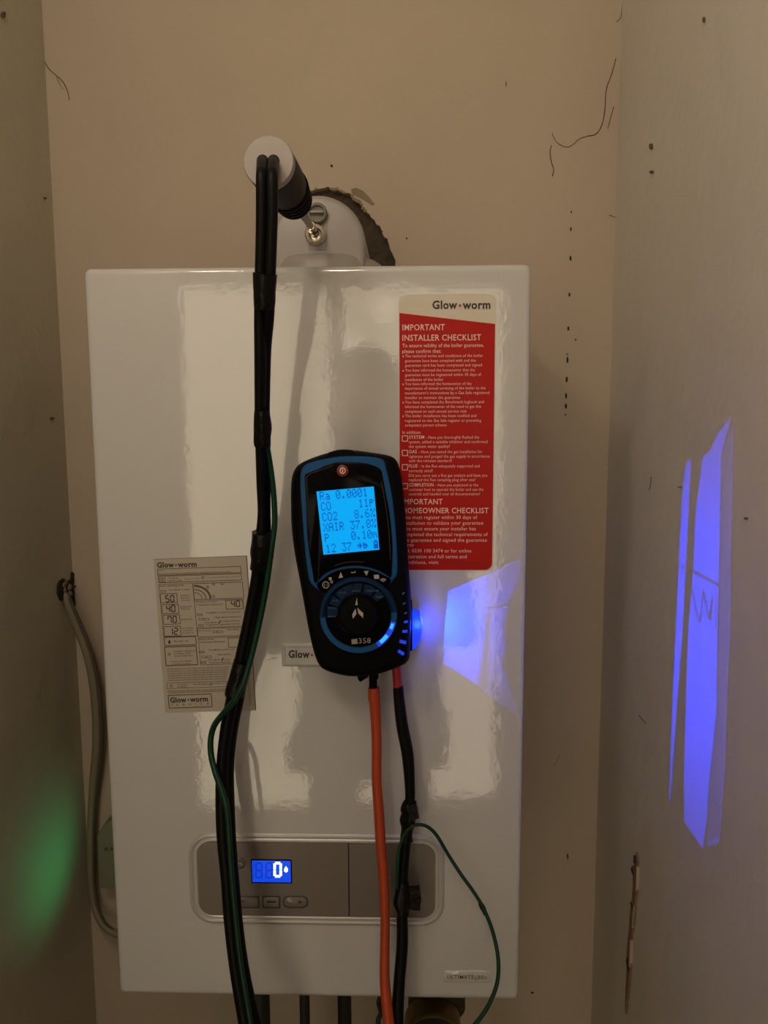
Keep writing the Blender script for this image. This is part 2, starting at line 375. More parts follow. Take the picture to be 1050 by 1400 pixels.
hairline('cobweb', [(851, 5), (849, 22), (843, 30)], 1.0, wall_back)
hairline('cobweb', [(842, 80), (836, 102), (829, 122), (827, 150), (823, 170), (815, 183), (803, 186)], 1.3, wall_back)
hairline('cobweb', [(803, 186), (792, 190), (780, 200), (770, 200), (760, 193), (755, 182)], .9, wall_back)
hairline('cobweb', [(754, 199), (752, 208), (754, 222), (757, 232), (755, 241)], 1.3, wall_back)
hairline('cobweb', [(839, 146), (835, 160), (831, 176)], 1.0, wall_back)
hairline('cobweb', [(833, 294), (842, 297), (852, 297.5)], .9, wall_back)
hairline('scratch', [(876, 978), (882, 985), (886, 989)], .9, wall_right, 'hair', XR)
hairline('scratch', [(893, 652), (892, 662), (890, 670)], .9, wall_right, 'hair', XR)
hairline('cobweb', [(757, 1048), (762, 1040), (765, 1032)], 1.4, wall_back, 'wall')
# long gouge in the right wall
def gouge(rows, m, off):
    bm = bmesh.new(); L = []
    for (x, y, wd) in rows:
        c = PX(x, y, XR) ; e = PX(x + wd / 2, y, XR); d = abs(e.y - c.y)
        L.append([c + Vector((-off - .0024, d, 0)), c + Vector((-off - .0024, -d, 0)), c + Vector((.002, -d, 0)), c + Vector((.002, d, 0))])
    return loft(bm, L)
g = obj('plaster_gouge', gouge([(872.5, 1166, 1), (873, 1176, 3), (871, 1185, 3), (869, 1192, 8), (870, 1200, 5), (870.5, 1215, 6), (868.5, 1232, 4), (868, 1240, 6), (866.5, 1255, 6), (864.5, 1272, 4),
                                (863, 1285, 4), (862, 1300, 5), (861.5, 1318, 6), (861, 1330, 4), (859.5, 1350, 3), (858, 1370, 1.6), (857.5, 1385, .8)], 'gouge', 0), 'gouge', wall_right, label='long brown gouge torn in the paint')
bm = bmesh.new()
for rows in ([(874, 1185, .8), (873.5, 1200, 1.2), (872.5, 1218, .8)], [(870, 1238, 1.0), (868.5, 1255, 1.5), (867.5, 1268, .8)], [(865, 1285, .8), (864.5, 1305, 1.2), (863.5, 1322, .8)]):
    L = gouge(rows, 'x', .0008); me = bpy.data.meshes.new('t'); L.to_mesh(me); L.free(); join_mesh(bm, me, lambda c: c.copy()); bpy.data.meshes.remove(me)
obj('torn_paint', bm, 'gougelight', wall_right)
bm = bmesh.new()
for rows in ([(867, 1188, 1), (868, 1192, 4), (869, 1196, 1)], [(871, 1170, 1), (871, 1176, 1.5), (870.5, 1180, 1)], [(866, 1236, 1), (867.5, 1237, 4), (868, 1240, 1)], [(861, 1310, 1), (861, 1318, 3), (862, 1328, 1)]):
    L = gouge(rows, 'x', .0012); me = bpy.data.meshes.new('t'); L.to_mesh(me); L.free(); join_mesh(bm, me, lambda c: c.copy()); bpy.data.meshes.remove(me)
obj('gouge_dark_chip', bm, 'dirt', wall_right)  # dark chips along the gouge
# crumbled hole in the left wall where the cable comes through
bm = bmesh.new()
for poly, m_ in (([(78, 800), (80, 795), (85, 791), (90, 795), (96, 792), (97, 782), (99, 784), (98, 800), (99, 812), (101, 828), (98, 826), (94, 815), (88, 822), (82, 821), (78, 812)], 0),):
    pts = [PX(x, y, XL) for x, y in poly]; loft(bm, [[p - Vector((.002, 0, 0)) for p in pts], [p + Vector((.0026, 0, 0)) for p in pts]])
obj('cable_hole', bm, 'void', wall_left, smooth=False, label='dark crumbled hole round the cable')
for x, y, r in ((87, 797, .005), (92, 803, .006), (86, 806, .005), (93, 812, .006), (88, 815, .005), (84, 800, .004)):
    p = PX(x, y, XL); bm = bmesh.new(); bmesh.ops.create_icosphere(bm, subdivisions=2, radius=r, matrix=Matrix.Translation(p))
    for v in bm.verts: v.co += Vector((1, 1, 1)) * noise.noise(v.co * 300) * .002
    obj('plaster_lump', bm, 'smear', wall_left)

# ================================================================== BOILER
BW, BH, BD = .209, .740, .285
boiler = thing('boiler', (0, .15, ZO), 'white glossy wall-hung gas boiler with red sticker and lit blue display', 'boiler')
bm = box(bmesh.new(), (-BW + .003, .030, ZO + .003), (BW - .003, YB, ZO + BH - .003), .004); obj('casing', bm, 'white', boiler)
bm = bmesh.new()                                  # front cover: soft rolled edge
def rr(ins, Y): return rrect(-BW, BW, ZO, ZO + BH, .007, Y, 6, ins)
loft(bm, [rr(.001, .034), rr(0, .030), rr(0, .006), rr(.0006, .003), rr(.002, .0010), rr(.0045, .0001), rr(.007, 0)])
obj('front_cover', bm, 'white', boiler)
# control panel
a = P(257, 1138, 0); b = P(607, 1266, 0); x0, x1, z1, z0 = a.x, b.x, a.z, b.z
def cr(ins, h): return rrect(x0, x1, z0, z1, .024, -h, 8, ins)
bm = bmesh.new(); loft(bm, [cr(-.0008, -.001), cr(0, .0006), cr(.0012, .0018), cr(.003, .0020), cr(.0042, .0009), cr(.0052, .0007), cr(.0064, .0018), cr(.0082, .0018), cr(.0092, .0006)], True, True)
cp = obj('control_panel', bm, 'chrome', boiler, label='silver-edged rounded control panel surround')
xd = P(477, 1200, 0).x
bm = bmesh.new(); loft(bm, [rrect(x0 + .0094, x1 - .0094, z0 + .0094, z1 - .0094, .0135, Y_, 8) for Y_ in (0, -.00068)]); obj('panel_recess', bm, 'void', cp, smooth=False)
bm = bmesh.new()
def split(x0_, x1_, left):
    L = rrect(x0 + .0094, x1 - .0094, z0 + .0094, z1 - .0094, .0135, 0, 8)
    out = []
    for p in L:
        out.append(Vector((min(p.x, xd - .0007) if left else max(p.x, xd + .0007), p.y, p.z)))
    return out
for left, nm in ((True, 'display_fascia'), (False, 'flap')):
    L = split(0, 0, left); seen = []; 
    for p in L:
        if not seen or (p - seen[-1]).length > 1e-5: seen.append(p)
    if (seen[0] - seen[-1]).length < 1e-5: seen.pop()
    bm = bmesh.new(); loft(bm, [[Vector((p.x, -.0004, p.z)) for p in seen], [Vector((p.x, -.0012, p.z)) for p in seen]])
    obj(nm, bm, 'panel', cp, smooth=False, label='taupe glossy panel')
pY = -.0012
def flatrect(name, xa, ya, xb, yb, r, h, m, parent, base=pY, rim=0, ins=.0006):
    a = P(xa, ya, base); b = P(xb, yb, base)
    f = lambda i, Y: rrect(a.x, b.x, b.z, a.z, r, Y, 5, i)
    bm = bmesh.new(); loft(bm, [f(0, base + .0003), f(0, base - h * .7), f(ins, base - h)])
    return obj(name, bm, m, parent)
db = flatrect('display_bezel', 343, 1174.5, 399.5, 1207.5, .001, .0006, 'glass', boiler)
ds = flatrect('display_screen', 344.5, 1176, 398, 1206, .0006, .0009, 'disp', db); ds['label'] = 'blue lit display reading 0'
bm = bmesh.new()
for ox in (350, 364): seg7(bm, '8', (ox, 1180), (8, 0), (0, 20), 2.0, pY - .0010)
stroke_px(bm, [(346.5, 1178), (346.5, 1203)], 1, pY - .001)
obj('display_digit', bm, 'dispdim', db, smooth=False, label='unlit ghost digits')
bm = bmesh.new(); seg7(bm, '0', (375.5, 1180), (8.3, 0), (0, 18), 3.4, pY - .0011)
plate_px(bm, [(391, 1184), (393.5, 1188), (393.5, 1191), (391, 1193), (388.5, 1191), (388.5, 1188)], pY - .0011, .0002)
obj('display_digit', bm, 'digit', db, smooth=False, label='bright digit 0 and flame symbol')
c = P(328, 1180, pY); bm = bmesh.new(); R = 8.2 * depth(c) / FPX
disc(bm, c, [(R, pY), (R, pY - .0005), (R * .78, pY - .0011), (R * .7, pY - .0004), (R * .5, pY - .0004), (R * .45, pY - .0013)], 32); kb = obj('knob_button', bm, 'button', boiler)
bm = bmesh.new(); text_px(bm, 'M', 325, 331, 1183.4, 5.5, pY - .0013); obj('printed_letter', bm, 'chrome', kb, smooth=False)
for (xa, xb, r, glyph) in ((310, 355, .0012, '-'), (358.5, 383.5, .0012, 'm'), (386.5, 421.5, .006, '+')):
    fr = flatrect('button_frame', xa, 1224.5, xb, 1241.5, r, .0006, 'framedark', boiler)
    bt = flatrect('button', xa + 1.8, 1226.2, xb - 1.8, 1239.8, r * .8, .0014, 'panel', fr)
    bm = bmesh.new()
    if glyph == '-': stroke_px(bm, [(326, 1232.5), (334, 1232.5)], 1.2, pY - .0015)
    if glyph == 'm': stroke_px(bm, [(365, 1233), (377, 1233)], 2.2, pY - .0015)
    if glyph == '+': stroke_px(bm, [(407, 1233), (413, 1233)], 1.1, pY - .0015); stroke_px(bm, [(410, 1230), (410, 1236)], 1.1, pY - .0015)
    obj('symbol', bm, 'ink', fr, smooth=False)
# raised name plate
a = P(385, 879, 0); b = P(486, 911, 0)
bm = bmesh.new(); f = lambda i, Y: rrect(a.x, b.x, b.z, a.z, .0015, Y, 4, i)
loft(bm, [f(0, .001), f(0, -.0008), f(.0014, -.0018), f(.0030, -.0018), f(.0036, -.0010)])
npl = obj('name_plate', bm, 'white_dull', boiler)
def brand(bm, x0, x1, y, cap, Y, slope=None, bold=.02, mi=0, mj=1):
    bold += .035
    L = x1 - x0; s = slope or 0; m0 = x0 + L * .455; d0 = x0 + L * .505
    text_px(bm, 'Glow', x0, x0 + L * .43, y, cap, Y, slope, bold, mi)
    cy = y + s * L * .475 - cap * .38 ; n = 8; rr_ = cap * .17
    if slope is None: a0 = P(x0, y, Y); q = P(d0, y, Y); q.z = a0.z; cc = q + Vector((-(d0 - (x0 + L * .475)) * depth(a0) / FPX, 0, cap * .36 * depth(a0) / FPX))
    else: cc = P(x0 + L * .475, cy, Y)
    rw = rr_ * depth(cc) / FPX
    plate_w(bm, [Vector((cc.x + math.cos(t) * rw, cc.y, cc.z + math.sin(t) * rw)) for t in (2 * math.pi * i / n for i in range(n))], .0002, mj)
    text_px(bm, 'worm', x0 + L * .52, x1, y + s * L * .52, cap * (1.0), Y, slope, bold, mi)
bm = bmesh.new(); brand(bm, 394.5, 462, 899, 10.5, -.0011); obj('printed_text', bm, ['ink', 'inkred'], npl, smooth=False, label='dark lettering with red dot')
# model badge
bd = flatrect('model_badge', 606, 1326, 671, 1343, .0015, .0008, 'white', boiler, base=0)
bm = bmesh.new(); text_px(bm, 'ULTIMATE', 611.5, 648, 1338.0, 5.8, -.0009, .008, .01); text_px(bm, '30c', 652.5, 666, 1338.6, 5.8, -.0009, .008)
stroke_px(bm, [(650.3, 1335), (650.3, 1341)], .8, -.0009); obj('printed_text', bm, 'inkmid', bd, smooth=False)

# red checklist sticker
Y0 = -.0005
stc = bmesh.new()
sx0 = P(545.5, 500, 0).x; sx1 = P(678.5, 406, 0).x; sz1 = P(545, 402.5, 0).z; sz0 = P(620, 780, 0).z
L = rrect(sx0, sx1, sz0, sz1, .007, 0, 6); loft(stc, [[Vector((p.x, .0002, p.z)) for p in L], [Vector((p.x, Y0, p.z)) for p in L]])
sticker = obj('checklist_sticker', stc, 'paperlight', boiler, smooth=False, label='tall white-topped sticker with a red field of small print')
zl = P(545.5, 428, 0).z; zr = P(678, 443, 0).z; rx0, rx1 = sx0 + .0004, sx1 - .0008
L = [p for p in rrect(rx0, rx1, sz0 + .0006, sz1, .007, Y0, 6) if p.z < sz1 - .06]
L = [Vector((rx0, Y0, zl)), *[p for p in L if p.x < (rx0 + rx1) / 2], *[p for p in L if p.x >= (rx0 + rx1) / 2], Vector((rx1, Y0, zr))]
bm = bmesh.new(); plate_w(bm, L, .00015); obj('red_field', bm, 'redpaper', sticker, smooth=False, label='red printed field')
Yt = Y0 - .0002
bm = bmesh.new(); brand(bm, 591, 670.5, 422.3, 11.2, Y0 - .0001, None, .015, 0, 1); obj('printed_text', bm, ['ink', 'inkred'], sticker, smooth=False, label='dark lettering with red dot')
bm = bmesh.new()
def A(s, x0, x1, y, cap, bold=.012): text_px(bm, s, 530 + x0 / 6.5625, 530 + x1 / 6.5625, 390 + y / 6.5625, cap, Yt, None, bold)
def B(s, x0, x1, y, cap=4.1, bold=.0): text_px(bm, s, 530 + x0 / 6.5625, 530 + x1 / 6.5625, 580 + y / 6.5625, cap, Yt, None, bold)
A('IMPORTANT', 132, 512, 405, 8.2, .02); A('INSTALLER CHECKLIST', 132, 838, 498, 8.2, .02)
A('To ensure validity of the boiler guarantee,', 132, 862, 557, 4.9, .015); A('please confirm that:', 132, 480, 608, 4.9, .015)
for s, x1_, y in (('The technical terms and conditions of the boiler', 855, 647), ('guarantee have been complied with and the', 790, 690), ('guarantee card has been completed and signed', 845, 731),
                  ('You have informed the homeowner that the', 782, 775), ('guarantee must be registered within 30 days of', 838, 816), ('installation of the boiler', 498, 859),
                  ('You have informed the homeowner of the', 752, 897), ('importance of annual servicing of the boiler to the', 878, 937), ("manufacturer's instructions by a Gas Safe registered", 912, 979),
                  ('installer to maintain the guarantee', 650, 1021), ('You have completed the Benchmark logbook and', 862, 1061), ('informed the homeowner of the need to get this', 838, 1102),
                  ('completed on each annual service visit', 708, 1144), ('The boiler installation has been notified and', 795, 1184), ('registered on the Gas Safe register or prevailing', 838, 1227), ('competent person scheme', 528, 1267)):
    A(s, 156, x1_, y, 3.9, .004)
    if s[:3] in ('The', 'You'):
        q = P(530 + 139 / 6.5625, 390 + (y - 8) / 6.5625, Yt); plate_w(bm, ring_y(q, .0007, q.y, 8), .0001)
B('In addition:', 132, 300, 86, 4.2, .01)
for h, hx, s, x1_, y in (('SYSTEM', 328, '- Have you thoroughly flushed the', 820, 130), ('GAS', 262, '- Have you tested the gas installation for', 848, 260), ('FLUE', 268, '- Is the flue adequately supported and', 825, 388),
                         ('COMPLETION', 412, '- Have you explained to the', 812, 558)):
    B(h, 190, hx, y, 4.6, .02); B(s, hx + 16, x1_, y)
    ya = 580 + (y - 26) / 6.5625; xa = 530 + 131 / 6.5625
    stroke_px(bm, [(xa, ya), (xa + 7.3, ya), (xa + 7.3, ya + 7.3), (xa, ya + 7.3), (xa, ya)], 1.0, Yt, .0001)
for s, x1_, y in (('system, added a suitable inhibitor and confirmed', 895, 171), ('the system water quality?', 558, 212), ('tightness and purged the gas supply in accordance', 915, 301), ('with the relevant standard?', 578, 340),
                  ('correctly sited?', 405, 430), ('Did you carry out a flue gas analysis and have you', 893, 472), ('replaced the flue sampling plug after use?', 787, 511),
                  ('customer how to operate the boiler and use the', 858, 598), ('controls and handed over all documentation?', 828, 638)): B(s, 190, x1_, y)
B('IMPORTANT', 132, 493, 718, 7.6, .02); B('HOMEOWNER CHECKLIST', 132, 905, 798, 7.6, .02)
for s, x1_, y in (('You must register within 30 days of', 803, 850), ('installation to validate your guarantee', 857, 901), ('You must ensure your installer has', 790, 952), ('completed the technical requirements of', 898, 1003),
                  ('the guarantee and signed the guarantee', 890, 1054), ('form', 232, 1098), ('Tel: 0330 100 3474 or for online', 750, 1150), ('registration and full terms and', 708, 1202), ('conditions, visit:', 457, 1253)):
    B(s, 132, x1_, y, 5.0, .008)
obj('printed_text', bm, 'inkpale', sticker, smooth=False, label='pale small print with checkbox outlines')['kind'] = 'stuff'
bm = bmesh.new(); B('www.glow-worm.co.uk', 485, 880, 1253, 4.2)
obj('web_address', bm, 'darkred', sticker, smooth=False, label='dark red web address')
for y in (104, 234, 362, 532):
    xa = 530 + 140 / 6.5625; ya = 580 + y / 6.5625; bm = bmesh.new(); stroke_px(bm, [(xa, ya + 3.2), (xa + 2, ya + 5.6), (xa + 6, ya + 1)], 1.1, Yt, .0001)
    obj('pen_tick', bm, 'darkred', sticker, smooth=False)

# instruction label (left)
bm = bmesh.new(); plate_px(bm, [(210, 765), (337, 760), (349.5, 971), (226, 974)], 0, .0004)
lab = obj('instruction_label', bm, 'paper', boiler, smooth=False, label='beige instruction label with boxes and digit diagrams')
Yl = -.0004
def C(x, y): return (200 + x / 6.087, 750 + y / 6.087)
bm = bmesh.new(); sl = -.035
def T(s, x0, x1, y, cap, bold=0): a = C(x0, y); text_px(bm, s, a[0], C(x1, 0)[0], a[1], cap, Yl, sl, bold)
def ln(*p, wd=.9): stroke_px(bm, [C(*q) for q in p], wd, Yl, .0001)
a_ = C(90, 158); brand(bm, a_[0], C(422, 0)[0], a_[1], 7.4, Yl, -.025, .03, 0, 0)
a_ = C(200, 1282); brand(bm, a_[0], C(515, 0)[0], a_[1], 7.4, Yl, -.04, .03, 0, 0)
T('S  E  R  V  I  C  E', 205, 522, 1308, 2.4)
for h, u, xa, y in ((('5', '0'), 0, 160, 392), (('4', '0'), 0, 168, 475), (('7', '0'), 0, 180, 566), (('1', '2'), 0, 190, 664)):
    for i, ch in enumerate(h):
        o = C(xa + i * 42, y - i * 2); seg7(bm, ch, o, (4.4, -.2), (.4, 8.6), 1.5, Yl)
for i, ch in enumerate('40'): seg7(bm, ch, C(708 + i * 40, 438 - i * 3), (4.4, -.2), (.4, 8), 1.4, Yl)
plate_px(bm, [C(192, 757), C(203, 775), C(200, 790), C(186, 792), C(181, 778)], Yl, .0001)
for p in ([(600, 612), (606, 622), (618, 598)], [(625, 922), (630, 934), (642, 908)]): ln(*p, wd=1.2)
obj('printed_text', bm, 'ink', lab, smooth=False, label='dark lettering and digits')['kind'] = 'stuff'
bm = bmesh.new()
def bx(x0, y0, x1, y1, s=-.035, wd=.8, sk=.085): h = y1 - y0; w_ = x1 - x0; ln((x0, y0), (x1, y0 + s * w_), (x1 + sk * h, y1 + s * w_), (x0 + sk * h, y1), (x0, y0), wd=wd)
ln((60, 90), (835, 60), wd=.5); ln((835, 60), (910, 1345), wd=1.0)
bx(92, 172, 785, 224); bx(100, 232, 790, 285); bx(388, 292, 800, 425, sk=.09); bx(104, 300, 385, 735, sk=.095, wd=.6); bx(400, 435, 805, 660, sk=.09, wd=.6); bx(425, 668, 820, 735, wd=.6); bx(434, 745, 815, 968, wd=.6)
bx(148, 740, 410, 808, wd=1.0); bx(152, 820, 415, 975, wd=1.2); bx(170, 1120, 760, 1165, wd=.6); bx(182, 1222, 540, 1328, wd=1.1)
for x, y in ((115, 378), (128, 468), (138, 556), (145, 650)): bx(x, y, x + 138, y + 80 - (5 if y < 600 else 0), wd=.9)
bx(660, 432, 800, 505); bx(680, 745, 800, 822); bx(108, 245, 155, 280, wd=.7)
T('Notes:', 102, 155, 190, 1.7); T('Read the instructions carefully before starting and using the boiler', 102, 705, 217, 2.0, .03)
T('Turning into', 180, 275, 252, 2.0, .03); T('standby mode', 180, 298, 274, 2.0, .03); T('Press this symbol', 320, 445, 257, 2.0); T('if it does not turn boiler upon to switch off', 492, 778, 246, 2.0)
T('Boiler operating mode', 112, 312, 318, 2.4, .03); T('Press Mode to select', 190, 362, 350, 2.1, .02); T('Time & Mode', 400, 512, 295, 2.2)
for s, x0_, x1_, y in (('Heating &', 285, 355, 396), ('Domestic', 288, 365, 416), ('hot water', 290, 372, 436), ('Domestic Hot', 282, 380, 490), ('Water Only', 290, 365, 508), ('Heating Only', 290, 385, 595),
                       ('No Heating', 300, 388, 668), ('Cooling &', 305, 385, 688), ('hot water off', 300, 395, 708), ('Domestic Hot Water', 418, 592, 452), ('Temperature Adjustment', 420, 638, 475),
                       ('Press Mode to confirm the water only', 498, 785, 540), ('Adjust desired temperature', 568, 790, 578), ('Press Mode', 490, 585, 622), ('to confirm and time out', 625, 780, 610), ('Temperature adjustment will exit', 495, 780, 640),
                       ('If you do not press', 430, 540, 690), ('Time limited', 672, 770, 680), ('Heating Water', 440, 565, 762), ('Temperature Adjustment', 442, 660, 785), ('Press Mode to confirm the', 520, 730, 850), ('Adjust desired', 590, 700, 888),
                       ('Press Mode', 515, 610, 932), ('to confirm', 650, 700, 928), ('Temperature adjustment', 520, 700, 955), ('Burner on', 232, 352, 778), ('Heating is engaged and', 228, 410, 860), ('hot water flow /', 232, 380, 880), ('correct water flow', 232, 390, 900),
                       ('Contact your installer', 202, 385, 945), ('or service provider', 210, 370, 966), ('To re-press', 258, 340, 1138), ('the operator', 258, 342, 1155), ('Press this button', 390, 510, 1136), ('if it does not light', 550, 690, 1128)):
    T(s, x0_, x1_, y, 2.7 if s == 'Burner on' else 2.2, .02)
for i, y in enumerate((1008, 1028, 1046, 1064, 1083, 1102)): T('the water pressure is too low for heating, the boiler will make a sound and display', 172 + i * 2, 690 - i * 5, y, 2.0, .02)
for y in (1190, 1205): T('fault finding and further information see the operating manual for this boiler', 180, 660, y, 2.0, .02)
a0 = C(398, 420)
for R_, wd in ((14.5, 2.6), (10.5, 1.2), (7, .8)):
    stroke_px(bm, [(a0[0] + math.cos(t) * R_ * 1.55, a0[1] - math.sin(t) * R_ * 1.25) for t in (math.radians(q) for q in range(2, 92, 11))], wd, Yl, .0001)
for x, y in ((560, 296), (632, 292), (560, 398), (470, 243), (132, 262), (535, 1128), (207, 1143), (510, 322), (190, 880)):
    c_ = C(x, y); stroke_px(bm, [(c_[0] + math.cos(t) * 1.7, c_[1] + math.sin(t) * 1.7) for t in (math.radians(q) for q in range(0, 361, 60))], .8, Yl, .0001)
for x, y in ((425, 545), (435, 632), (440, 855), (455, 940), (120, 350)): bx(x, y, x + 40, y + 14, wd=.7)
for x, y in ((440, 580), (555, 685), (462, 895)): bx(x, y, x + 34, y + 16, wd=.6); bx(x + 40, y, x + 80, y + 16, wd=.6)
for s, y0_ in (('0020037738 07/10', 1300),):
    a1 = P(*C(872, 1305), Yl); b1 = P(*C(855, 1010), Yl)
    cu_ = bpy.data.curves.new('tmp', 'FONT'); cu_.body = s; cu_.resolution_u = 1; me = curve_to_mesh(cu_)
    xm = max(v.co.x for v in me.vertices); d_ = (b1 - a1); n_ = Vector((-1, 0, 0))
    join_mesh(bm, me, lambda c_: a1 + d_ * (c_.x / xm) + n_ * (c_.y * .0030) + Vector((0, -.0001, 0))); bpy.data.meshes.remove(me)
for y, xa, xb in ((1215, 780, 812), (1245, 780, 800), (1275, 782, 802), (1300, 780, 800)): T('8000', xa, xb, y, 2.1)
obj('small_print', bm, 'inkmid', lab, smooth=False, label='brown small print and box outlines')['kind'] = 'stuff'

# ================================================================== FLUE
fc = P(441, 318, .15); FX = fc.x; R0 = .0500
flue = thing('flue_elbow', (FX, .15, ZO + BH), 'pale grey flue elbow rising from boiler into wall hole', 'flue pipe')
fb = bmesh.new(); zt = P(441, 268, .17).z - R0; rb = .054; yc = .150
zt = P(441, 267.5, .105).z - R0
def tomb(ins, Y):
    rr_ = R0 - ins
    return [Vector((FX + rr_, Y, ZO + BH - .002))] + [Vector((FX + math.cos(t) * rr_, Y, zt + math.sin(t) * rr_)) for t in (math.pi * q / 28 for q in range(29))] + [Vector((FX - rr_, Y, ZO + BH - .002))]
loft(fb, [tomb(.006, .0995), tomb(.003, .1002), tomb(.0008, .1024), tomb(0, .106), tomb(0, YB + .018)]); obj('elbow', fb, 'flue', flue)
bm = bmesh.new(); cpt = Vector((FX + .003, yc, 0))
def hr(r, z, n=48): return [Vector((cpt.x + math.cos(2 * math.pi * i / n) * r, yc + math.sin(2 * math.pi * i / n) * r, z)) for i in range(n)]
zb = ZO + BH - .003
zk = P(441, 345, .09).z
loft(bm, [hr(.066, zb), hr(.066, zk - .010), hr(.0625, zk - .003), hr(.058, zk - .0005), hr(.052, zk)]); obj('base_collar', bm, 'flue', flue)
# flat boss carrying test points
yf = yc - R0
bm = bmesh.new(); a = P(421, 296, yf); b = P(447, 342, yf); box(bm, (a.x, yf - .0012, b.z), (b.x, yf + .012, a.z), .0006); obj('test_point_boss', bm, 'flue', flue)
c = P(433.5, 291.5, yf - .006); bm = bmesh.new(); r = 14 * depth(c) / FPX
disc(bm, c, [(r, yf + .02), (r, yf - .006), (r * .85, yf - .008), (r * .74, yf - .008), (r * .7, yf - .0045)]); tc = obj('test_point_cap', bm, 'capdark', flue, label='grey screw cap of the upper test point')
bm = bmesh.new(); box(bm, (c.x - r * .66, yf - .0095, c.z - r * .02), (c.x + r * .66, yf - .004, c.z + r * .16), .0004); obj('cap_slot', bm, 'cap', tc)
c = P(431, 320, yf - .008); bm = bmesh.new(); r = 14.5 * depth(c) / FPX
disc(bm, c, [(r, yf + .004), (r, yf - .008), (r * .88, yf - .0095), (r * .6, yf - .0095), (r * .5, yf - .006)], 24); tp = obj('test_point_socket', bm, 'steel', flue, label='shiny metal socket holding the probe tip')

# ================================================================== SAMPLING PROBE
Ya = -.105
A0 = P(367.5, 222, Ya); TIP = P(431, 319, yf - .004)
ax = (TIP - A0); Lp = ax.length; ax.normalize()
probe = thing('sampling_probe', A0, 'dark ribbed flue gas probe with grey round end cap, tip in the flue', 'gas probe')
def along(bm, prof, n=32, mi=0):
    u = Vector((1, 0, 0)); u = (u - ax * u.dot(ax)).normalized(); v = ax.cross(u)
    loft(bm, [[A0 + ax * s + u * (math.cos(a) * r) + v * (math.sin(a) * r) for a in (2 * math.pi * j / n for j in range(n))] for s, r in prof], True, True, mi)
    return bm
rc = 35.0 * depth(A0) / FPX
obj('handle', along(bmesh.new(), [(.004, rc * .99), (.014, rc * 1.0), (.04, rc * .98), (.070, rc * .90), (.092, rc * .80), (.10, rc * .70), (.102, rc * .4)]), 'grip', probe, label='black-green plastic handle')
obj('end_cap', along(bmesh.new(), [(-.0015, rc * .9), (-.0015, rc * .97), (.0, rc), (.005, rc)]), 'cap', probe, label='flat grey end disc')
for i in range(4):
    s0 = .060 + i * .010; r0 = rc * (.955 - .045 * i)
    obj('grip_ring', along(bmesh.new(), [(s0, r0 * .98), (s0 + .001, r0 * 1.035), (s0 + .004, r0 * 1.03), (s0 + .005, r0 * .95)]), 'boot', probe)
obj('rod', along(bmesh.new(), [(.095, .0042), (Lp * .72, .0040), (Lp * .725, .0034), (Lp, .0034), (Lp + .006, .003)], 20), 'cap', probe, label='grey metal rod')
obj('rod_sleeve', along(bmesh.new(), [(Lp * .86, .0036), (Lp * .862, .0046), (Lp * .97, .0046), (Lp * .972, .0036)], 20), 'steel', probe, label='bright metal tip sleeve')
for dx in (-8.5, 6.5):
    q = P(367.5 + dx, 220, Ya - .002); bm = bmesh.new(); r = 8.2 * depth(q) / FPX
    disc(bm, q, [(r, Ya + .004), (r, Ya - .0025), (r * .8, Ya - .003)], 24); obj('hose_socket', bm, 'void', probe)

# ================================================================== HOSES AND WIRES
H = thing('twin_hose', P(364, 222, Ya), 'thick black twin hose hanging from the probe, bound with tape', 'hose')
# left edge, right edge, y, Y of the bundle
bundle = [(351, 381, 222, -.108), (350.5, 380, 232, -.124), (350, 380, 246, -.132), (350, 379.5, 300, -.130), (348.5, 377, 375, -.122), (347.5, 375, 430, -.112), (347.5, 371, 480, -.104), (348, 369, 560, -.090), (349, 369.5, 610, -.080),
          (350.5, 370, 660, -.070), (352, 370, 705, -.062), (347, 371, 750, -.055), (343, 366, 790, -.048), (333, 355, 845, -.042), (321, 344, 900, -.038), (310, 335, 950, -.036), (300.5, 325, 1000, -.036), (295.5, 320, 1050, -.037),
          (294.5, 321, 1100, -.040), (296.5, 323, 1150, -.045), (301.5, 327, 1200, -.052), (306, 332, 1260, -.060), (313, 340, 1320, -.068), (321, 350, 1370, -.075), (330, 362, 1420, -.082), (345, 380, 1490, -.090), (372, 415, 1750, -.10), (380, 430, 2150, -.09), (375, 430, 2600, -.06)]
lf, rt = [], []
for i, (l, r, y, Y) in enumerate(bundle):
    W_ = r - l; tuck = 1.0 if i < 6 else .0
    if i < 6: lf.append((l + W_ * .26, y, W_ * .54, Y)); rt.append((l + W_ * .74, y, W_ * .54, Y - .001))
    else: lf.append((l + W_ * .36, y, W_ * .72, Y)); rt.append((l + W_ * .68, y, W_ * .64, Y + .006))
bm = bmesh.new(); hose(bm, lf); obj('hose', bm, 'rubber', H)
bm = bmesh.new(); hose(bm, rt); obj('hose', bm, 'rubber', H)
def wrap(rows, parent, name='tape_wrap', m='tape', n=20, flat=.75, rag=.0):
    bm = bmesh.new(); hose(bm, rows, n, 4, flat)
    if rag:
        for v in bm.verts: v.co += Vector((1, .5, .3)) * noise.noise(v.co * 90) * rag
    return obj(name, bm, m, parent)
wrap([(362.5, 374, 33, -.124), (361.5, 400, 31, -.120), (361.5, 422, 29, -.116)], H, rag=.0006)
wrap([(359, 560, 22, -.092), (359, 575, 23.5, -.089), (359.5, 597, 24.5, -.085), (360, 610, 22, -.082)], H, rag=.0015)
wrap([(359.5, 728, 30, -.061), (359, 745, 33, -.058), (357.5, 765, 30.5, -.054), (355.5, 779, 27, -.051)], H, rag=.0012)
wrap([(332, 905, 26, -.040), (327, 925, 27, -.039), (321, 946, 26.5, -.039), (320, 952, 25, -.039)], H, rag=.0008)
G = thing('green_wire', P(366, 600, -.08), 'thin green wire running beside and across the thick twin hose', 'wire')
